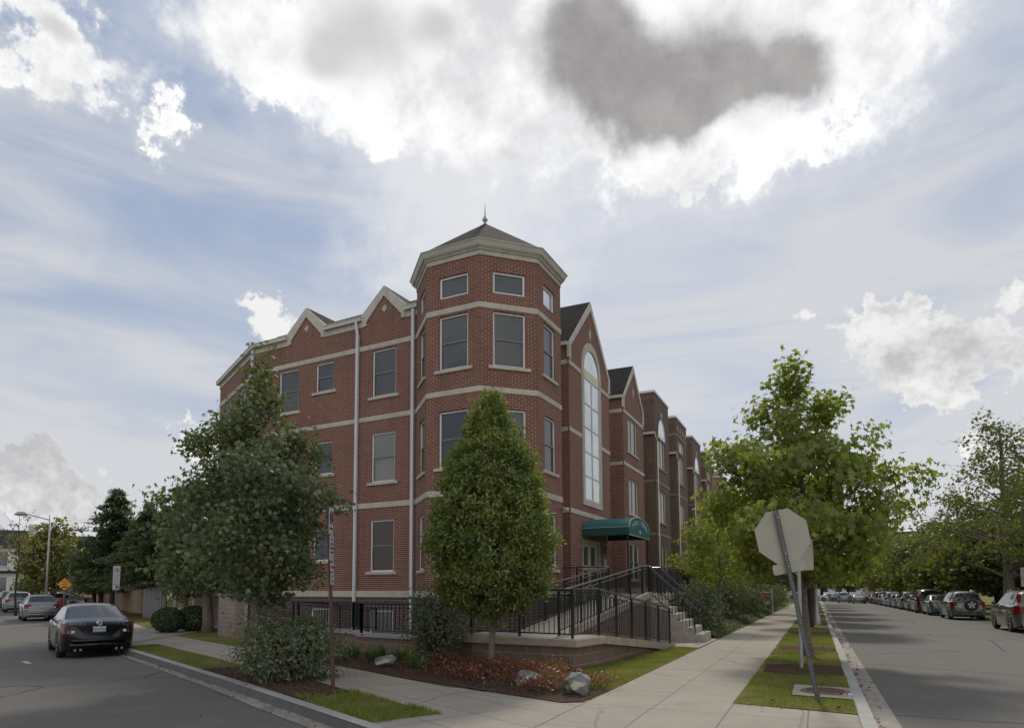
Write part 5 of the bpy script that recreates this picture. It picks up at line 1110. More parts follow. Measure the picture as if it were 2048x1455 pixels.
for i in range(60): a, b = rg.uniform(0, 14), rg.uniform(-2.5, 2.2); q = K(a, b); P.append((*q, hz(*q)+(.02 if b > 0 else -.11)))
flakes('leaf_litter', 'fallen leaves and grit along the side-street gutter', np.array(P), (.01, .032), M['litter'], 13)

# ---------------------------------------------------------------- boulders
def boulder(label, x, y, r, seed, sc, z=0):
    bm = bmesh.new(); bmesh.ops.create_icosphere(bm, subdivisions=4, radius=r); rg = np.random.default_rng(seed)
    planes = [Vector(rg.normal(size=3)).normalized() for _ in range(14)]
    for v in bm.verts:
        for pl in planes:
            d = v.co.dot(pl)
            if d > r*.66: v.co -= pl*(d-r*.66)*.97
        v.co += v.co.normalized()*(math.sin(v.co.x*17/r*.3+seed)*math.sin(v.co.y*13/r*.3)*.03*r)
        v.co = Vector((v.co.x*sc[0], v.co.y*sc[1], v.co.z*sc[2]))
    me = bpy.data.meshes.new('boulder'); bm.to_mesh(me); bm.free(); me.materials.append(M['rock']); o = bpy.data.objects.new('boulder', me); COL.objects.link(o)
    o.location = (x, y, z+r*sc[2]*.55); tag(o, label, 'rock'); return o
boulder('large angular grey and cream boulder at the tip of the planting bed', -3.28, 9.42, .26, 3, (1.05, .9, .95))
boulder('flatter dark grey boulder left of the large one', -4.30, 9.95, .24, 6, (1.2, .9, .72))
boulder('small pale grey rock among the green clumps', -7.95, 11.15, .20, 9, (1.2, .9, .8))

# ---------------------------------------------------------------- signs and street furniture
def plate_m(o, n):     # plate frame: local x right as seen from the side n points to
    n = Vector(n).normalized(); x = Vector((0, 0, 1)).cross(n); return frame_m(o, x)
def plate(parent, name, c, n, w, h, mt, th=.004, rad=.02, roll=0, label=None):
    n = Vector(n).normalized(); x = Vector((0, 0, 1)).cross(n).normalized(); y = n.cross(x); 
    cr, sr = math.cos(roll), math.sin(roll); x, y = x*cr+y*sr, y*cr-x*sr
    pts = []
    for (sx, sy) in ((1, 1), (-1, 1), (-1, -1), (1, -1)):
        cx, cy = sx*(w/2-rad), sy*(h/2-rad); a0 = {(1, 1): 0, (-1, 1): 90, (-1, -1): 180, (1, -1): 270}[(sx, sy)]
        for k in range(4): a = R(a0+30*k); pts.append((cx+rad*math.cos(a), cy+rad*math.sin(a)))
    mb = MB(); c = Vector(c); k = len(pts)
    mb.add([c+x*a+y*b+n*th/2 for a, b in pts]+[c+x*a+y*b-n*th/2 for a, b in pts], [tuple(range(k)), tuple(range(2*k-1, k-1, -1))]+[(i, i+k, (i+1) % k+k, (i+1) % k) for i in range(k)])
    return mb.build(name, M[mt], parent, label=label)
def ptext(parent, body, c, n, size, mt='signink', roll=0, sx=.8):
    n = Vector(n).normalized(); x = Vector((0, 0, 1)).cross(n).normalized(); y = n.cross(x); cr, sr = math.cos(roll), math.sin(roll); x, y = x*cr+y*sr, y*cr-x*sr
    m = Matrix.Identity(4)
    for i, v in enumerate((x, y, n)):
        for k in range(3): m[k][i] = v[k]
    m.translation = Vector(c)+n*.004-rootloc(parent); return text('lettering', body, size, M[mt], m, parent, .0012, sx=sx)
def ring_mark(parent, c, n, r, mt, slash=True):
    n = Vector(n).normalized(); x = Vector((0, 0, 1)).cross(n).normalized(); y = n.cross(x); mb = MB(); c = Vector(c)+n*.005
    mb.tube([c+x*r*math.cos(t)+y*r*math.sin(t) for t in np.linspace(0, 2*math.pi, 25)], r*.09, 5, False)
    if slash: mb.tube([c+(x-y)*r*.68*-1, c+(x-y)*r*.68], r*.09, 5)
    mb.build('symbol', M[mt], parent)
# leaning stop sign seen from behind
SP = thing('stop_sign', 'back of a leaning octagonal stop sign on a dark perforated post', 'sign', (-.03, 10.15, hz(0, 10)))
pb = Vector((-.03, 10.15, hz(0, 10)-.05)); vr = _yaw(Vector((1, 0, 0))); back = -_yaw(Vector((0, 1, 0)))
tp = pb+Vector((0, 0, 2.70))-vr*.50
mb = MB(); ax = (tp-pb).normalized(); fx = vr.cross(ax).normalized(); rx = ax.cross(fx).normalized()
# hat-section post with holes as small discs
prof = [(-.032, -.012), (-.020, -.012), (-.012, .018), (.012, .018), (.020, -.012), (.032, -.012), (.032, -.016), (-.032, -.016)]
k = len(prof); vr_ = rx; dn = back
a_ = [pb+vr_*x+dn*(-y) for x, y in prof]; b_ = [tp+vr_*x+dn*(-y) for x, y in prof]
mb.add(a_+b_, [(i, (i+1) % k, (i+1) % k+k, i+k) for i in range(k)]+[tuple(range(k, 2*k))]); mb.build('post', M['signpost'], SP)
mb = MB()
for i in range(66):
    c = pb.lerp(tp, .02+.97*i/66)+dn*.017; mb.add([c-vr_*.006-ax*.006, c+vr_*.006-ax*.006, c+vr_*.006+ax*.006, c-vr_*.006+ax*.006], [(0, 1, 2, 3)])
mb.build('post_holes', M['steel'], SP)
sn = back; cx = tp-ax*.37-dn*.03+vr_*.035; y_ = ax; x_ = vr_
def octagon(parent, name, c, r, x_, y_, n, mt, rot=22.5, th=.004):
    pts = [(r*math.cos(R(rot+45*i)), r*math.sin(R(rot+45*i))) for i in range(8)]; mb = MB()
    mb.add([c+x_*a+y_*b+n*th/2 for a, b in pts]+[c+x_*a+y_*b-n*th/2 for a, b in pts], [tuple(range(8)), tuple(range(15, 7, -1))]+[(i, i+8, (i+1) % 8+8, (i+1) % 8) for i in range(8)])
    return mb.build(name, M[mt], parent)
sp = octagon(SP, 'sign_panel', cx, .405, x_, y_, dn, 'signback'); octagon(SP, 'sign_face', cx-dn*.004, .400, x_, y_, dn, 'signred')
mm = Matrix.Identity(4)
for i, v in enumerate((-x_, y_, -dn)):
    for k2 in range(3): mm[k2][i] = v[k2]
mm.translation = cx-dn*.008-rootloc(SP); text('lettering', 'STOP', .34, M['signwhite'], mm, SP, .001, sx=.85)
mb = MB(); [mb.tube([tp-ax*q+dn*.0, tp-ax*q+dn*.03], .012, 8) for q in (.10, .62, .80)]; mb.build('bolt', M['steel'], SP)
c2 = tp-ax*.82-dn*.03+vr_*.03
mb = MB(); w2_, h2_ = .235, .072
pl_ = []
for (sx_, sy_) in ((1, 1), (-1, 1), (-1, -1), (1, -1)):
    for a in (0, 30, 60, 90): 
        aa = R({(1, 1): 0, (-1, 1): 90, (-1, -1): 180, (1, -1): 270}[(sx_, sy_)]+a); pl_.append((sx_*(w2_-.03)+.03*math.cos(aa), sy_*(h2_-.03)+.03*math.sin(aa)))
k = len(pl_); xr_ = (x_+y_*.0).normalized(); mb.add([c2+xr_*a+y_*b for a, b in pl_]+[c2+xr_*a+y_*b-dn*.004 for a, b in pl_], [tuple(range(k)), tuple(range(2*k-1, k-1, -1))]+[(i, i+k, (i+1) % k+k, (i+1) % k) for i in range(k)]); mb.build('lower_plate', M['signback'], SP)
# second sign just behind it
S2 = thing('parking_sign', 'grey sign pole with a tall plate right behind the stop sign', 'sign', (-.33, 14.5, hz(0, 14.5)))
mb = MB(); mb.tube([(-.33, 14.5, hz(0, 14.5)-.05), (-.30, 14.5, 2.75)], .038, 10); mb.build('post', M['steel'], S2)
plate(S2, 'sign_plate', Vector((-.17, 14.45, 2.18)), back, .30, .62, 'signback'); 
mb = MB(); mb.box((-.40, 14.46, 2.1), (-.2, 14.54, 2.13)); mb.build('bracket', M['steel'], S2)
# lamp posts on the verge
def lamppost(x, y, label, h=4.2):
    T = thing('lamp_post', label, 'lamp', (x, y, hz(x, y)), 0, 'lamp posts on the right-hand street'); z = hz(x, y); mb = MB()
    mb.lathe((x, y, z), [(.20, 0), (.20, .3), (.14, .5), (.11, .9), (.09, 1.2), (.065, h-.9), (.10, h-.85), (.06, h-.8)], 12); mb.build('post', M['steel'], T, smooth=True)
    mb = MB(); mb.lathe((x, y, z+h-.8), [(.09, 0), (.17, .1), (.20, .35), (.15, .55), (.03, .68), (.0, .8)], 12); mb.build('globe', M['signwhite'], T, smooth=True); return T
l0 = lamppost(-.05, 34.2, 'grey street lamp post behind the plane tree on the verge')
for i, (x, y) in enumerate(((-.05, 62), (9.9, 92), (9.9, 60))):
    c = copy_tree(l0); c.location = (x, y, hz(x, y)); c['label'] = ('grey street lamp post farther down the verge', 'street lamp post across the road near the brake lights', 'street lamp post across the road behind the burgundy van')[i]
# rusty pole with parking signs, nearly edge-on
RP = thing('parking_sign', 'rusty leaning pole with narrow parking signs seen almost edge-on', 'sign', (-6.95, 8.38, 0))
p0, p1 = Vector((-6.97, 8.38, -.05)), Vector((-7.16, 8.42, 2.90)); mb = MB(); mb.tube([p0, p1], .030, 8); mb.build('pole', M['rust'], RP)
vd = Vector((p1.x, p1.y, 0)).normalized(); nn = (Matrix.Rotation(R(78), 3, 'Z')@(-vd)); 
for (za, zb_, w, mt, nm) in ((2.86, 2.43, .30, 'signwhite', 'a'), (2.41, 2.0, .30, 'signwhite', 'b'), (1.97, 1.83, .28, 'signwhite', 'c'), (1.81, 1.62, .26, 'signwhite', 'd')):
    zc = (za+zb_)/2; c = p0.lerp(p1, (zc+.05)/2.95)+nn*.035; plate(RP, 'sign_plate', c, nn, w, za-zb_, mt)
    if nm == 'a': ring_mark(RP, c+Vector((0, 0, .06)), nn, .10, 'signink'); ptext(RP, 'P', c+Vector((0, 0, .06)), nn, .15); ptext(RP, 'NO PARKING', c-Vector((0, 0, .12)), nn, .045)
    if nm == 'b':
        for i in range(5): ptext(RP, ('STREET', 'CLEANING', '9:30AM-11:30AM', 'MONDAY', '- - ->')[i], c+Vector((0, 0, .14-.07*i)), nn, .045)
    if nm == 'c': ptext(RP, 'TOW AWAY', c, nn, .06, 'signred')
    if nm == 'd': ptext(RP, 'ZONE 1', c+Vector((0, 0, .04)), nn, .05, 'signgreen'); ptext(RP, '2 HOUR', c-Vector((0, 0, .04)), nn, .05, 'signgreen')
def parksign(label, x, y, zt, n, h=1.15, w=.32, group='parking signs on the side street', words=True):
    T = thing('parking_sign', label, 'sign', (x, y, hz(x, y)), 0, group); z = hz(x, y); n = Vector(n).normalized(); mb = MB(); mb.tube([(x, y, z-.05), (x, y, zt)], .03, 8); mb.build('pole', M['sash'], T)
    c = Vector((x, y, zt-h/2))+n*.04; plate(T, 'sign_plate', c, n, w, h, 'signwhite')
    if words:
        ring_mark(T, c+Vector((0, 0, h*.32)), n, .11, 'signink'); ptext(T, 'P', c+Vector((0, 0, h*.32)), n, .16)
        for i, t in enumerate(('NO PARKING', 'STREET', 'CLEANING', '9:30AM-11:30AM', '- - ->')): ptext(T, t, c+Vector((0, 0, h*.10-i*h*.125)), n, .055)
    return T
tov = lambda x, y: (-x, -y, 0)
parksign('tall white parking sign behind the black sedan', -34.7, 23.7, 2.75, tov(-34.7, 23.7), 1.30, .34)
parksign('narrow white parking sign turned away beside the orange diamond sign', -43.1, 26.4, 2.35, Matrix.Rotation(R(40), 3, 'Z')@Vector(tov(-43.1, 26.4)), 1.0, .32)
YS = thing('warning_sign', 'orange diamond warning sign with black words', 'sign', (-40.35, 24.4, -.17)); n = Vector(tov(-40.35, 24.4)).normalized()
mb = MB(); mb.tube([(-40.35, 24.4, -.2), (-40.35, 24.4, 2.1)], .05, 8); mb.build('post', M['sash'], YS)
c = Vector((-40.35, 24.4, 1.78))+n*.07; plate(YS, 'sign_plate', c, n, .52, .52, 'signyellow', roll=R(45)); ptext(YS, 'SPEED', c+Vector((0, 0, .13)), n, .13); ptext(YS, 'HUMP', c, n, .13)
mb = MB(); x = Vector((0, 0, 1)).cross(n); mb.add([c+n*.006+x*a+Vector((0, 0, b_)) for a, b_ in ((-.14, -.20), (.14, -.20), (.14, -.14), (.05, -.12), (-.05, -.12), (-.14, -.14))], [(0, 1, 2, 3, 4, 5)]); mb.build('symbol', M['signink'], YS)
for i, (x, y) in enumerate(((10.4, 44.6), (10.2, 47.0))):
    T = thing('parking_sign', ('white parking sign above the tan car at the right edge', 'small white sign on a thin pole left of the larger one, by the mottled trunk')[i], 'sign', (x, y, hz(x, y)), 0, 'parking signs on the right-hand street'); z = hz(x, y); n = Vector((-.35, -1, 0)).normalized()
    mb = MB(); mb.tube([(x, y, z-.05), (x, y, z+2.9-i*.9)], .03, 8); mb.build('pole', M['sash'], T)
    c = Vector((x, y, z+2.35-i*.95))+n*.04; plate(T, 'sign_plate', c, n, .36-.12*i, 1.05-.5*i, 'signwhite')
    if i == 0: ptext(T, 'P', c+Vector((0, 0, .3)), n, .22, 'blueink'); ptext(T, '2 HOUR', c-Vector((0, 0, .0)), n, .09, 'signred'); ptext(T, 'PARKING', c-Vector((0, 0, .15)), n, .08); ptext(T, 'MON-FRI', c-Vector((0, 0, .3)), n, .08)
# sale board in the yards
T = thing('yard_sign', 'red and white lettered board with a pale top bar among the yard shrubs', 'sign', (-3.25, 49, hz(-3, 49))); z = hz(-3, 49); n = Vector((.15, -1, 0)).normalized()
mb = MB(); mb.box((-3.75, 48.97, z), (-3.67, 49.03, z+1.75)); mb.box((-2.83, 48.97, z), (-2.75, 49.03, z+1.75)); mb.build('post', M['signwhite'], T)
plate(T, 'sign_plate', (-3.25, 48.93, z+1.25), n, .70, .34, 'signred'); ptext(T, 'FOR SALE', (-3.25, 48.90, z+1.27), n, .18, 'signwhite'); plate(T, 'lower_plate', (-3.25, 48.93, z+.80), n, .60, .26, 'signwhite'); plate(T, 'top_bar', (-3.25, 48.93, z+1.52), n, .9, .08, 'signwhite')
# cobra-head lamp on the side street
T = thing('street_lamp', 'grey curved-arm street lamp over the side street', 'lamp', (-44.5, 25.8, -.17)); lv = -Vector((vr.x, vr.y, 0)).normalized(); q0 = Vector((-44.5, 25.8, -.2))
mb = MB(); mb.tube([q0, q0+Vector((0, 0, 3)), q0+Vector((0, 0, 6.45))], [.07, .06, .045], 10); mb.build('post', M['steel'], T, smooth=True)
mb = MB(); mb.tube([q0+Vector((0, 0, 6.1)), q0+lv*.7+Vector((0, 0, 6.28)), q0+lv*1.5+Vector((0, 0, 6.5))], .035, 8); mb.build('arm', M['steel'], T)
mb = MB(); hd = q0+lv*1.45+Vector((0, 0, 6.48)); mb.tube([hd, hd+lv*.2+Vector((0, 0, .04)), hd+lv*.6+Vector((0, 0, .04)), hd+lv*.85], [.05, .13, .14, .04], 10); mb.build('lamp_head', M['steel'], T, smooth=True)
# manhole pad and cover
patch('path', [(-.38, 10.55), (.41, 10.42), (.41, 11.62), (-.38, 11.72)], .028, M['gutterc'])
mb = MB(); mb.lathe((.06, 11.05, hz(0, 11)+.036), [(0, .012), (.30, .012), (.32, .004), (.34, 0)], 28)
for i in range(-4, 5): w = math.sqrt(max(.0, .27**2-(i*.06)**2)); mb.box((.06-w, 11.05+i*.06-.012, hz(0, 11)+.045), (.06+w, 11.05+i*.06+.012, hz(0, 11)+.054))
tag(mb.build('manhole_cover', M['iron']), 'round rusty cover in a concrete pad near the stop sign', 'cover')
for i, xx in enumerate((.31, .39)):
    mb = MB(); mb.box((xx-.03, 10.78, hz(0, 11)+.03), (xx+.03, 10.92, hz(0, 11)+.042)); tag(mb.build('access_lid', M['signwhite'] if i else M['steel']), ('small grey access lid beside the rusty cover', 'small white access lid next to the kerb')[i], 'cover')

# ---------------------------------------------------------------- side street background
T = thing('low_brick_building', 'low brown brick building behind the conifers', 'building', (-55, 38, -.17)); a, b = K(80, 5.6), K(33, 4.6); d, ln = dirv(a, b)
mb = MB(); wall_open(mb, a, d, 0, ln, -.4, 3.1, [(ln-3.6, ln-.6, -.3, 2.5)]); mb.wbox(a, d, 0, ln, 3.1, 3.3, -.5, .06); mb.build('wall', M['tanbrick'], T)
mb = MB(); mb.wbox(a, d, ln-8.5, ln+11, -.3, 2.6, -6, -3); mb.build('rear_wall', M['tanbrick'], T)
for i in range(3): window(T, a, d, ln-7.5+0*i, ln-6.3, .9, 2.2) if i == 0 else None
T = thing('school_building', 'pinkish brick building rising behind the dark conifers', 'building', (-58, 50, -.17)); a, b = (-74, 58), (-44, 44); d, ln = dirv(a, b)
mb = MB(); ops = [(2+i*3.2, 4+i*3.2, z, z+1.7) for i in range(8) for z in (1.2, 4.6)]; wall_open(mb, a, d, 0, ln, -.4, 7.6, ops); mb.build('wall', M['tanbrick'], T)
for o in ops: window(T, a, d, *o, gl='blueglass')
mb = MB(); mb.wbox(a, d, -.2, ln+.2, 7.6, 7.9, -8, .2); mb.build('roof', M['slate'], T)
T = thing('service_building', 'tan brick building with grey shutters behind the round bushes', 'building', (-30, 30, -.17)); a, b = (-37, 33.2), (-24, 26.8); d, ln = dirv(a, b)
mb = MB(); ops = [(2.0, 5.2, -.3, 2.2), (6.6, 8.0, .3, 2.0), (8.3, 9.7, .3, 2.0), (10, 11.4, .3, 2.0)]; wall_open(mb, a, d, 0, ln, -.4, 4.0, ops, .3); mb.build('wall', M['tanbrick'], T)
mb = MB(); mb.wbox(a, d, -.1, ln+.1, 4.0, 4.2, -5, .1); mb.build('roof', M['slate'], T)
mb = MB(); mb.wbox(a, d, 2.0, 5.2, -.3, 2.2, -.32, -.28); mb.build('opening', M['darkdoor'], T)
for o in ops[1:]: mb = MB(); mb.wbox(a, d, *o, -.25, -.2); mb.build('shutter', M['brickrefl'] if 0 else M['steel'], T)
T = thing('slat_fence', 'grey upright slat fence and gate posts left of the round bushes', 'fence', (-33, 25, -.17)); a, b = (-35.8, 26.2), (-29.6, 24.6); d, ln = dirv(a, b)
mb = MB()
for i in range(11): mb.wbox(a, d, i*.22, i*.22+.15, -.2, 1.75, 0, .04)
mb.build('slat_panel', M['steel'], T)
for s_ in (2.6, 4.1, 6.2): mb = MB(); mb.wbox(a, d, s_, s_+.14, -.2, 2.0, -.06, .08); mb.build('post', M['steel'], T)
mb = MB(); mb.wbox(a, d, 2.6, 6.34, 1.95, 2.05, -.02, .05); mb.build('rail', M['steel'], T)
def house(name, label, c, n, w, dpt, h, wallm, floors=2, group='pale houses at the end of the side street'):
    n = Vector((n[0], n[1], 0)).normalized(); x = Vector((-n.y, n.x, 0)); c = Vector((c[0], c[1], -.2)); T = thing(name, label, 'house', tuple(c), 0, group); d = (x.x, x.y)
    p = c-x*w/2; p = (p.x, p.y); ops = []
    for f in range(floors):
        for i in range(3): s = w*(i+.5)/3; ops.append((s-.5, s+.5, 1.0+f*3.1, 2.9+f*3.1))
    mb = MB(); wall_open(mb, p, d, 0, w, -.2, h, ops); q = c-x*w/2-n*dpt
    mb.wbox(p, d, 0, .01, -.2, h, -dpt, 0); mb.wbox(p, d, w-.01, w, -.2, h, -dpt, 0); mb.wbox(p, d, 0, w, -.2, h, -dpt, -dpt+.1); mb.build('wall', M[wallm], T)
    for o in ops: window(T, p, d, *o, gl='blueglass')
    mb = MB(); Q = lambda s, o, z: (p[0]+d[0]*s+n.x*o, p[1]+d[1]*s+n.y*o, z)
    mb.add([Q(-.4, .4, h), Q(w+.4, .4, h), Q(w+.4, -dpt/2, h+2.4), Q(-.4, -dpt/2, h+2.4), Q(-.4, -dpt-.4, h), Q(w+.4, -dpt-.4, h)], [(0, 1, 2, 3), (3, 2, 5, 4), (0, 3, 4), (1, 5, 2)]); rf = mb.build('roof', M['greyroof'], T)
    mb = MB(); g0 = w*.3; mb.add([Q(g0-1.5, .42, h), Q(g0+1.5, .42, h), Q(g0, .42, h+2.0), Q(g0, -2.5, h+2.0), Q(g0-1.5, -.2, h), Q(g0+1.5, -.2, h)], [(0, 1, 2)]); mb.build('gable', M[wallm], rf)
    mb = MB(); mb.add([Q(g0-1.8, .55, h-.15), Q(g0, .55, h+2.15), Q(g0, -2.6, h+2.15), Q(g0-1.8, -2.6, h-.15)], [(0, 1, 2, 3)]); mb.add([Q(g0+1.8, .55, h-.15), Q(g0, .55, h+2.15), Q(g0, -2.6, h+2.15), Q(g0+1.8, -2.6, h-.15)], [(0, 3, 2, 1)]); mb.build('gable_roof', M['greyroof'], rf)
    mb = MB(); mb.wbox(p, d, w*.78, w*.78+.9, h, h+3.1, -3.0, -2.2); mb.wbox(p, d, w*.78-.1, w*.78+1.0, h+2.7, h+2.9, -3.1, -2.1); mb.build('chimney', M[wallm], rf)
    mb = MB(); mb.wbox(p, d, 0, w, 3.35, 3.6, 0, .5); mb.build('porch_roof', M['slate'], T)
    return T
hn = tov(-88, 47)
house('pale_house', 'pale two-storey house with grey roof and chimney at the left edge', (-88.5, 46.2), hn, 8.5, 8, 6.4, 'whitewall')
house('pale_house', 'pale two-storey house half hidden behind the orange-red tree', (-84, 56), hn, 8, 8, 6.0, 'whitewall')
mb = MB(); mb.wbox((-80, 40), dirv((-80, 40), (-70, 46))[0], 0, 14, -.3, .75, 0, .3); tag(mb.build('brick_wall', M['tanbrick']), 'low reddish brick wall below the pale houses', 'wall')
mb = MB(); mb.lathe((-47.6, 28.6, -.17), [(.28, 0), (.30, .3), (.28, .6), (.30, .9), (.26, 1.05), (0, 1.05)], 14); tag(mb.build('barrel', M['drum'], smooth=True), 'dark red upright bin behind the silver hatchback', 'bin')
# end of the main street
for i, (x, y, w, h, mt) in enumerate(((2, 178, 16, 7, 'whitewall'), (-16, 185, 14, 10, 'tanbrick'), (20, 190, 18, 14, 'tanbrick'))):
    T = thing('distant_building', ('pale building closing the end of the street', 'tan building at the far left end of the street', 'taller tan building above the far trees')[i], 'building', (x, y, -2), 0, 'buildings at the end of the street'); mb = MB()
    ops = [(1+k*3, 2.6+k*3, z, z+1.8) for k in range(int(w/3)) for z in np.arange(-.5, h-2.5, 3.2)]
    wall_open(mb, (x-w/2, y), (1, 0), 0, w, -3, h, ops); mb.box((x-w/2, y+.1, -3), (x+w/2, y+10, h-.01)); mb.build('wall', M[mt], T)
    for o in ops: window(T, (x-w/2, y), (1, 0), *o, gl='blueglass', double=False, sill=False)
    mb = MB(); mb.box((x-w/2-.3, y-.3, h), (x+w/2+.3, y+10, h+.4)); mb.build('roof', M['slate'], T)
T = thing('glass_building', 'pale green glassy building glimpsed through the trees at the right edge', 'building', (34, 88, -1)); mb = MB()
ops = [(1+k*2.2, 2.8+k*2.2, z, z+2.2) for k in range(7) for z in (1, 4.2, 7.4)]; wall_open(mb, (26, 88), (1, 0), 0, 17, -2, 10.5, ops); mb.build('wall', M['whitewall'], T)
for o in ops: window(T, (26, 88), (1, 0), *o, gl='skyglass', double=False, sill=False)
mb = MB(); mb.box((25.8, 87.8, 10.5), (43, 98, 10.8)); mb.build('roof', M['slate'], T)

# ---------------------------------------------------------------- cars
CAR = {
 'sedan': dict(Ln=4.9, top=[(-2.45, .88), (-2.40, .98), (-2.25, 1.03), (-1.72, 1.08), (-.92, 1.40), (-.5, 1.46), (.1, 1.47), (.55, 1.41), (1.35, 1.03), (1.9, .93), (2.3, .80), (2.45, .62)], rear=(-1.68, -.95), front=(.60, 1.28), belt=.95, w=.90, wx=(-1.42, 1.42), wr=.34, side=(-1.05, .95)),
 'hatch': dict(Ln=4.2, top=[(-2.1, .80), (-2.06, .95), (-1.98, 1.02), (-1.55, 1.40), (-1.2, 1.46), (0, 1.48), (.4, 1.42), (1.15, 1.04), (1.7, .94), (2.0, .78), (2.1, .6)], rear=(-1.94, -1.58), front=(.45, 1.10), belt=.95, w=.86, wx=(-1.28, 1.28), wr=.32, side=(-1.35, .85)),
 'suv': dict(Ln=4.5, top=[(-2.25, .90), (-2.22, 1.05), (-2.12, 1.12), (-1.90, 1.62), (-1.6, 1.70), (0, 1.72), (.35, 1.66), (1.0, 1.16), (1.75, 1.05), (2.15, .90), (2.25, .66)], rear=(-2.10, -1.93), front=(.42, .96), belt=1.08, w=.90, wx=(-1.32, 1.35), wr=.36, side=(-1.72, .75)),
 'van': dict(Ln=5.0, top=[(-2.5, .90), (-2.48, 1.05), (-2.42, 1.15), (-2.30, 1.80), (-2.1, 1.88), (.4, 1.88), (.7, 1.82), (1.5, 1.20), (2.1, 1.05), (2.4, .9), (2.5, .66)], rear=(-2.41, -2.31), front=(.76, 1.45), belt=1.12, w=.96, wx=(-1.5, 1.5), wr=.36, side=(-2.1, 1.1)),
}
def yl(mb, c, prof, n=20):   # lathe about the y axis
    b = len(mb.v)
    for r_, y in prof:
        for k in range(n): w = 2*math.pi*k/n; mb.v.append((c[0]+r_*math.cos(w), c[1]+y, c[2]+r_*math.sin(w)))
    for i in range(len(prof)-1):
        for k in range(n): mb.f.append((b+i*n+k, b+i*n+(k+1) % n, b+(i+1)*n+(k+1) % n, b+(i+1)*n+k))
def make_car(kind, label, paint, group=None, name='parked_car', platetext=None, spare=False, badge=None, tailc='tail', lit=False, rails=False, tall=False):
    k = CAR[kind]; T = thing(name, label, 'car', (0, 0, 0), 0, group); P = CARP[paint]; h = k['Ln']/2; w0 = k['w']; wr = k['wr']; belt0 = k['belt']
    xs = sorted(set(list(np.round(np.linspace(-h, h, 47), 3))+[p[0] for p in k['top']]+list(k['rear'])+list(k['front'])+[k['side'][0], k['side'][1]]+[-h+.03, -h+.09, h-.03, h-.1]))
    tx = [p[0] for p in k['top']]; tz = [p[1] for p in k['top']]; zmax = max(tz)
    def sec(x):
        Tz = float(np.interp(x, tx, tz)); e = min(1, (h-abs(x))/.42); wd = w0*(.80+.20*math.sqrt(max(0, 1-(1-e)**2)))
        if abs(x) > h*.55: wd *= 1-.045*((abs(x)-h*.55)/(h*.45))**2
        B_ = min(belt0, Tz-.015); b = .20+.10*max(0, (abs(x)-h+.25)/.25)
        for wx in k['wx']:
            dx = abs(x-wx); Ra = wr+.055
            if dx < Ra: b = max(b, wr+math.sqrt(Ra*Ra-dx*dx)-.02)
        g = Tz-B_; wg = lambda z: wd*.90-(z-B_)*.40
        L_ = lambda t: b+(B_-b)*t
        return [(0, b), (wd*.80, b), (wd*.965, b+.02), (wd*.995, L_(.3)), (wd, L_(.55)), (wd*.99, L_(.82)), (wd*.955, B_-.005*0), (wg(B_+.05*g), B_+.10*g), (wg(B_+.5*g), B_+.5*g), (wg(B_+.86*g), B_+.86*g), (wg(Tz)*.90, B_+.975*g), (wg(Tz)*.5, Tz+.015), (0, Tz+.022)]
    S_ = [sec(x) for x in xs]; nj = 13; body, rearg, frontg = MB(), MB(), MB(); side = {(a, b): MB() for a in (1, -1) for b in (0, 1)}
    for i in range(len(xs)-1):
        xm = (xs[i]+xs[i+1])/2; Tm = float(np.interp(xm, tx, tz)); gm = (Tm-belt0)/(zmax-belt0)
        for j in range(nj-1):
            dest = body
            if 7 <= j <= 8 and k['side'][0] < xm < k['side'][1] and gm > .15: 
                if abs(xm-(k['side'][0]+k['side'][1])/2+.02) > .055: dest = 'side'
            if j >= 9 and k['rear'][0] < xm < k['rear'][1] and not j == 9: dest = rearg
            if j >= 10 and k['front'][0] < xm < k['front'][1]: dest = frontg
            for sgn in (1, -1):
                q = [(xs[i], sgn*S_[i][j][0], S_[i][j][1]), (xs[i+1], sgn*S_[i+1][j][0], S_[i+1][j][1]), (xs[i+1], sgn*S_[i+1][j+1][0], S_[i+1][j+1][1]), (xs[i], sgn*S_[i][j+1][0], S_[i][j+1][1])]
                if sgn < 0: q = q[::-1]
                if j == 0: q = q[::-1]
                (side[(sgn, int(xm > (k['side'][0]+k['side'][1])/2-.02))] if dest == 'side' else dest).add(q, [(0, 1, 2, 3)])
    for i, sg in ((0, -1), (len(xs)-1, 1)):
        ring_ = [(xs[i], y, z) for y, z in S_[i]]+[(xs[i], -y, z) for y, z in S_[i][-2:0:-1]]; body.add(ring_ if sg > 0 else ring_[::-1], [tuple(range(len(ring_)))])
    def fin(mb, nm, mt):
        if not mb.v: return
        bm = bmesh.new(); vs = [bm.verts.new(v) for v in mb.v]
        for f in mb.f:
            try: bm.faces.new([vs[q] for q in f])
            except ValueError: pass
        bmesh.ops.remove_doubles(bm, verts=bm.verts[:], dist=.0008); bmesh.ops.recalc_face_normals(bm, faces=bm.faces[:]) if nm == 'body' else None
        for f in bm.faces: f.smooth = True
        for e in bm.edges:
            if len(e.link_faces) == 2 and e.calc_face_angle(0) > R(38): e.smooth = False
        me = bpy.data.meshes.new(nm); bm.to_mesh(me); bm.free(); me.materials.append(mt); o = bpy.data.objects.new(nm, me); COL.objects.link(o); o.parent = T; return o
    fin(body, 'body', P); [fin(q, 'side_window', M['carglass']) for q in side.values()]; fin(rearg, 'rear_window', M['carglass']); fin(frontg, 'windscreen', M['carglass'])
    mb = MB(); mb.box((-h+.3, -w0+.16, .22), (h-.3, w0-.16, .5)); mb.build('underbody', M['underside'], T)
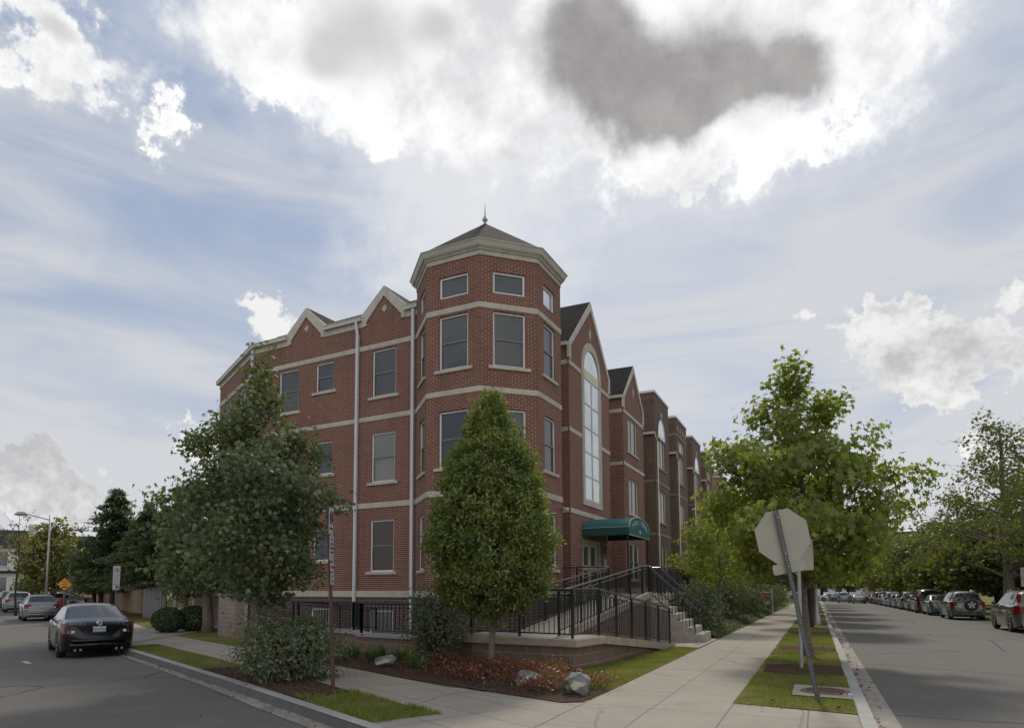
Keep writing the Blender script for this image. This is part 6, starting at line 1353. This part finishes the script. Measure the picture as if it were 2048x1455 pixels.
    for wx in k['wx']:
        for sg in (1, -1):
            yo = sg*(w0-.11); mb = MB(); yl(mb, (wx, yo, wr), [(wr*.62, .10*sg), (wr*.93, .105*sg), (wr, .07*sg), (wr, -.08*sg), (wr*.9, -.11*sg), (wr*.5, -.11*sg)], 22); wl_ = mb.build('wheel', M['rubber'], T, smooth=True)
            mb = MB(); yl(mb, (wx, yo, wr), [(wr*.64, .095*sg), (wr*.60, .075*sg), (wr*.20, .05*sg), (.0, .06*sg)], 22)
            r_ = mb.build('rim', M['underside'], wl_)
            mb = MB()
            for q in range(6): 
                a = q*math.pi/3; ca_, sa_ = math.cos(a), math.sin(a); mb.add([(wx+ca_*wr*.12-sa_*.025, yo+.082*sg, wr+sa_*wr*.12+ca_*.025), (wx+ca_*wr*.12+sa_*.025, yo+.082*sg, wr+sa_*wr*.12-ca_*.025), (wx+ca_*wr*.64+sa_*.035, yo+.097*sg, wr+sa_*wr*.64-ca_*.035), (wx+ca_*wr*.64-sa_*.035, yo+.097*sg, wr+sa_*wr*.64+ca_*.035)], [(0, 1, 2, 3)])
            yl(mb, (wx, yo, wr), [(wr*.66, .099*sg), (wr*.60, .099*sg)], 22); yl(mb, (wx, yo, wr), [(wr*.16, .08*sg), (0, .088*sg)], 12)
            mb.build('spokes', M['rim'], wl_)
    zt = {'sedan': (.70, .93), 'hatch': (.72, .95), 'suv': (.78, 1.10), 'van': (.85, 1.35)}[kind]
    for sg in (1, -1):
        mb = MB(); o1, o2 = w0*.62, w0*.80; pl = [(-h-.012, o1), (-h+.0, o2), (-h+.10, w0*.905), (-h+.26, w0*.972), (-h+.26, w0*.90), (-h+.05, o1)]
        if sg < 0: pl = [(a, -b) for a, b in pl][::-1]
        mb.prism(pl, *zt)
        if kind == 'sedan':       # lamp tapers towards the top outer corner
            k_ = len(pl); mb.v = [(v[0]+(.05 if v[2] > zt[0]+.1 else 0), v[1]+sg*(.10 if (v[2] > zt[0]+.1 and abs(v[1]) < w0*.7) else 0), v[2]+(.05 if (v[2] > zt[0]+.1 and abs(v[1]) > w0*.7) else 0)) for v in mb.v]
        if tall: mb.prism([(-h+.02, o2-.02*0), (-h+.08, w0*.90), (-h+.20, w0*.93), (-h+.22, w0*.84), (-h+.10, o2)][::sg], zt[1]-.01, 1.12); mb.prism([(x_+.16, y_-sg*.10) for x_, y_ in ([(-h+.02, o2), (-h+.06, w0*.90), (-h+.16, w0*.92), (-h+.18, o2)] if sg > 0 else [(-h+.02, -o2), (-h+.18, -o2), (-h+.16, -w0*.92), (-h+.06, -w0*.90)])], 1.12, 1.58)
        lo = mb.build('tail_lamp', M[tailc], T)
        mb = MB(); yl_c = (-h-.016, sg*w0*.68, zt[0]+.05); mb.box((yl_c[0]-.004, yl_c[1]-.04, yl_c[2]-.03), (yl_c[0]+.01, yl_c[1]+.04, yl_c[2]+.03)); mb.build('reverse_lamp', M['lampwhite'], lo)
        mb = MB(); mb.tube([(k['side'][1]-.10, sg*w0*.86, belt0+.02), (k['side'][1]-.10, sg*(w0+.08), belt0+.05)], .02, 6); mb.tube([(k['side'][1]-.14, sg*(w0+.10), belt0+.09), (k['side'][1]-.02, sg*(w0+.10), belt0+.09)], [.09, .06], 8); mb.build('mirror', P, T, smooth=True)
        mb = MB(); pl = [(h-.03, w0*.55), (h-.28, w0*.90), (h-.42, w0*.955), (h-.30, w0*.7)]
        if sg < 0: pl = [(a, -b) for a, b in pl][::-1]
        mb.prism(pl, .60, .74); mb.build('headlight', M['lampwhite'], T)
        for xd in (k['side'][0]+.55, k['side'][1]-.75): 
            mb = MB(); mb.box((xd, sg*(w0+.004)-.008, .80), (xd+.17, sg*(w0+.004)+.008, .83)); mb.build('door_handle', P, T)
    mb = MB(); mb.tube([(-h-.03, -w0*.70, .50), (-h-.05, 0, .50), (-h-.03, w0*.70, .50)], .05, 8); mb.tube([(-h-.012, -w0*.76, .38), (-h-.02, 0, .38), (-h-.012, w0*.76, .38)], .07, 8); mb.build('bumper', P, T, smooth=True)
    zp = .80 if kind != 'van' else .95; yp = 0 if not spare else .38
    mb = MB(); mb.box((-h-.028, yp-.155, zp-.08), (-h-.014, yp+.155, zp+.08)); pl = mb.build('licence_plate', M['signwhite'], T)
    if platetext:
        text('lettering', platetext, .10, M['blueink'], frame_m((-h-.030, yp, zp), (0, -1, 0)), pl, .001, sx=.95)
        mb = MB(); mb.box((-h-.030, yp-.15, zp-.078), (-h-.0285, yp+.15, zp-.055)); mb.build('plate_band', M['blueink'], pl)
    if badge:
        text('badge', badge[0], .075, M['chrome'], frame_m((-h+.012, .50, .955), (0, -1, 0)), T, .004, sx=1.3); text('badge', badge[1], .075, M['chrome'], frame_m((-h+.012, -.50, .945), (0, -1, 0)), T, .004, sx=1.1)
        mb = MB(); mb.tube([(-h-.0, .062*math.cos(t), .975+.062*math.sin(t)) for t in np.linspace(0, 2*math.pi, 19)], .012, 6, False); mb.tube([(-h-.004, -.085, .975), (-h-.004, .085, .975)], .013, 6); mb.build('emblem', M['chrome'], T, smooth=True)
        for yq in (.55, .42, -.55, -.42): mb = MB(); mb.tube([(-h-.06, yq, .26), (-h+.2, yq, .26)], .035, 8); mb.build('exhaust', M['chrome'], T)
    if spare:
        mb = MB(); c_ = (-h-.12, -.14, .92)
        b = len(mb.v); prof = [(.20, -.10), (.31, -.11), (.335, -.05), (.335, .05), (.30, .1)]; n_ = 22
        for r_, x in prof:
            for q in range(n_): a = 2*math.pi*q/n_; mb.v.append((c_[0]+x, c_[1]+r_*math.cos(a), c_[2]+r_*math.sin(a)))
        for i in range(len(prof)-1):
            for q in range(n_): mb.f.append((b+i*n_+q, b+i*n_+(q+1) % n_, b+(i+1)*n_+(q+1) % n_, b+(i+1)*n_+q))
        sw = mb.build('spare_wheel', M['rubber'], T, smooth=True); mb = MB()
        for q in range(5):
            a = q*2*math.pi/5+.3; ca_, sa_ = math.cos(a), math.sin(a); x = c_[0]-.10; mb.add([(x, c_[1]+ca_*.04-sa_*.03, c_[2]+sa_*.04+ca_*.03), (x, c_[1]+ca_*.04+sa_*.03, c_[2]+sa_*.04-ca_*.03), (x, c_[1]+ca_*.22+sa_*.045, c_[2]+sa_*.22-ca_*.045), (x, c_[1]+ca_*.22-sa_*.045, c_[2]+sa_*.22+ca_*.045)], [(0, 1, 2, 3)])
        mb.build('rim', M['rim'], sw)
    if rails:
        for sg in (1, -1): mb = MB(); mb.tube([(-1.6, sg*.52, zmax+.0), (-1.5, sg*.52, zmax+.08), (.1, sg*.52, zmax+.08), (.2, sg*.52, zmax)], .02, 6); mb.build('roof_rail', M['underside'], T)
    return T
def place(o, x, y, rz, sc=1.0, dz=-.124):
    o.location = (x, y, hz(x, y)+dz); s = -.012 if abs(rz-math.pi/2) < .3 and x > -2 else 0
    o.rotation_euler = (0, -s*1.0, rz) if False else (0, 0, rz); o.scale = (sc,)*3
    return o
KR = math.atan2(KD.y, KD.x); UP = math.pi/2
c = make_car('sedan', 'black four-door sedan parked at the kerb, seen from behind', 'black', platetext='EB-4302', badge=('MAXIMA', '3.5 SE')); q = K(15.8, -.80); place(c, *q, KR-R(1.5), .95)
c = make_car('hatch', 'silver hatchback parked next ahead of the black sedan', 'silver', platetext='DC 2841', name='parked_car', group='cars on the side street'); q = K(41.0, -1.05); place(c, *q, KR, 1.0)
c = make_car('hatch', 'silver estate car parked ahead of the silver hatchback', 'silver', group='cars on the side street', platetext='AK 5170'); q = K(58.5, -1.1); place(c, *q, KR, 1.06)
c = make_car('suv', 'dark car parked farthest at the left edge', 'dark', group='cars on the side street'); q = K(64.5, -1.3); place(c, *q, KR, .95)
c = make_car('sedan', 'silver car roof visible behind the silver hatchback by the lamp pole', 'silver', group='cars on the side street'); place(c, -56.5, 33.6, KR+1.2, 1)
G_P = 'cars parked along the right-hand street'
X0 = 8.12
c = make_car('sedan', 'grey car nose cut off by the right edge of the view', 'green', G_P); place(c, X0, 29.7, UP)
c = make_car('suv', 'tan sport utility car with tall red tail lamps at the right edge', 'tan', G_P, rails=True, tall=True); place(c, X0, 35.0, UP)
c = make_car('suv', 'grey-green off-roader with a spare wheel on its tailgate', 'green', G_P, spare=True, rails=True, platetext='BN 7312'); place(c, X0+.02, 49.2, UP)
sd_ = make_car('sedan', 'blue-grey sedan in front of the off-roader with the spare wheel', 'blue', G_P, platetext='CA 6024'); place(sd_, X0, 57.3, UP)
vn = make_car('van', 'burgundy van parked beyond the blue-grey sedan', 'burg', G_P); place(vn, X0, 63.6, UP)
hb = make_car('hatch', 'dark hatchback parked beyond the burgundy van', 'dark', G_P); place(hb, X0, 69.3, UP)
su = make_car('suv', 'pale sport utility car parked beyond the dark hatchback', 'silver', G_P); place(su, X0, 74.7, UP)
def repaint(o, paint):
    def rec(q):
        for ch in q.children:
            if ch.type == 'MESH' and (ch.name.startswith('body') or ch.name.startswith('bumper') or ch.name.startswith('mirror') or ch.name.startswith('door_handle')):
                ch.material_slots[0].link = 'OBJECT'; ch.material_slots[0].material = CARP[paint]
            rec(ch)
    rec(o)
for i, (src, y, pt, lb) in enumerate(((sd_, 80.2, 'silver', 'silver sedan parked past the pale sport utility car'), (hb, 85.8, 'blue', 'blue-grey hatchback in the middle of the parked row'), (su, 91.2, 'white', 'white sport utility car towards the end of the parked row'),
        (sd_, 97, 'dark', 'charcoal sedan near the end of the parked row'), (hb, 102.5, 'red', 'dark red hatchback near the end of the parked row'), (su, 108, 'silver', 'silver sport utility car second last in the parked row'), (sd_, 114, 'dark', 'charcoal sedan last in the parked row'))):
    c = copy_tree(src); place(c, X0, y, UP); c['label'] = lb; repaint(c, pt)
G_M = 'cars driving at the far end of the street'
for i, (src, x, y, rz, pt, lb) in enumerate(((sd_, 5.7, 112, UP, 'silver', 'silver sedan driving away with red lamps'), (su, 3.9, 118, UP, 'silver', 'silver sport utility car driving away left of the silver sedan'),
        (sd_, 2.6, 138, 0, 'white', 'white car crossing the far end of the street'), (hb, 4.0, 133, 0.1, 'silver', 'silver car crossing nearer the driving cars'), (hb, -3.5, 160, .1, 'silver', 'silver car parked at the far left end of the street'), (sd_, 7.0, 124, UP, 'dark', 'dark car right of the driving silver sedan'))):
    c = copy_tree(src); place(c, x, y, rz); c['label'] = lb; c['group'] = G_M; c.name = 'driving_car'; repaint(c, pt)
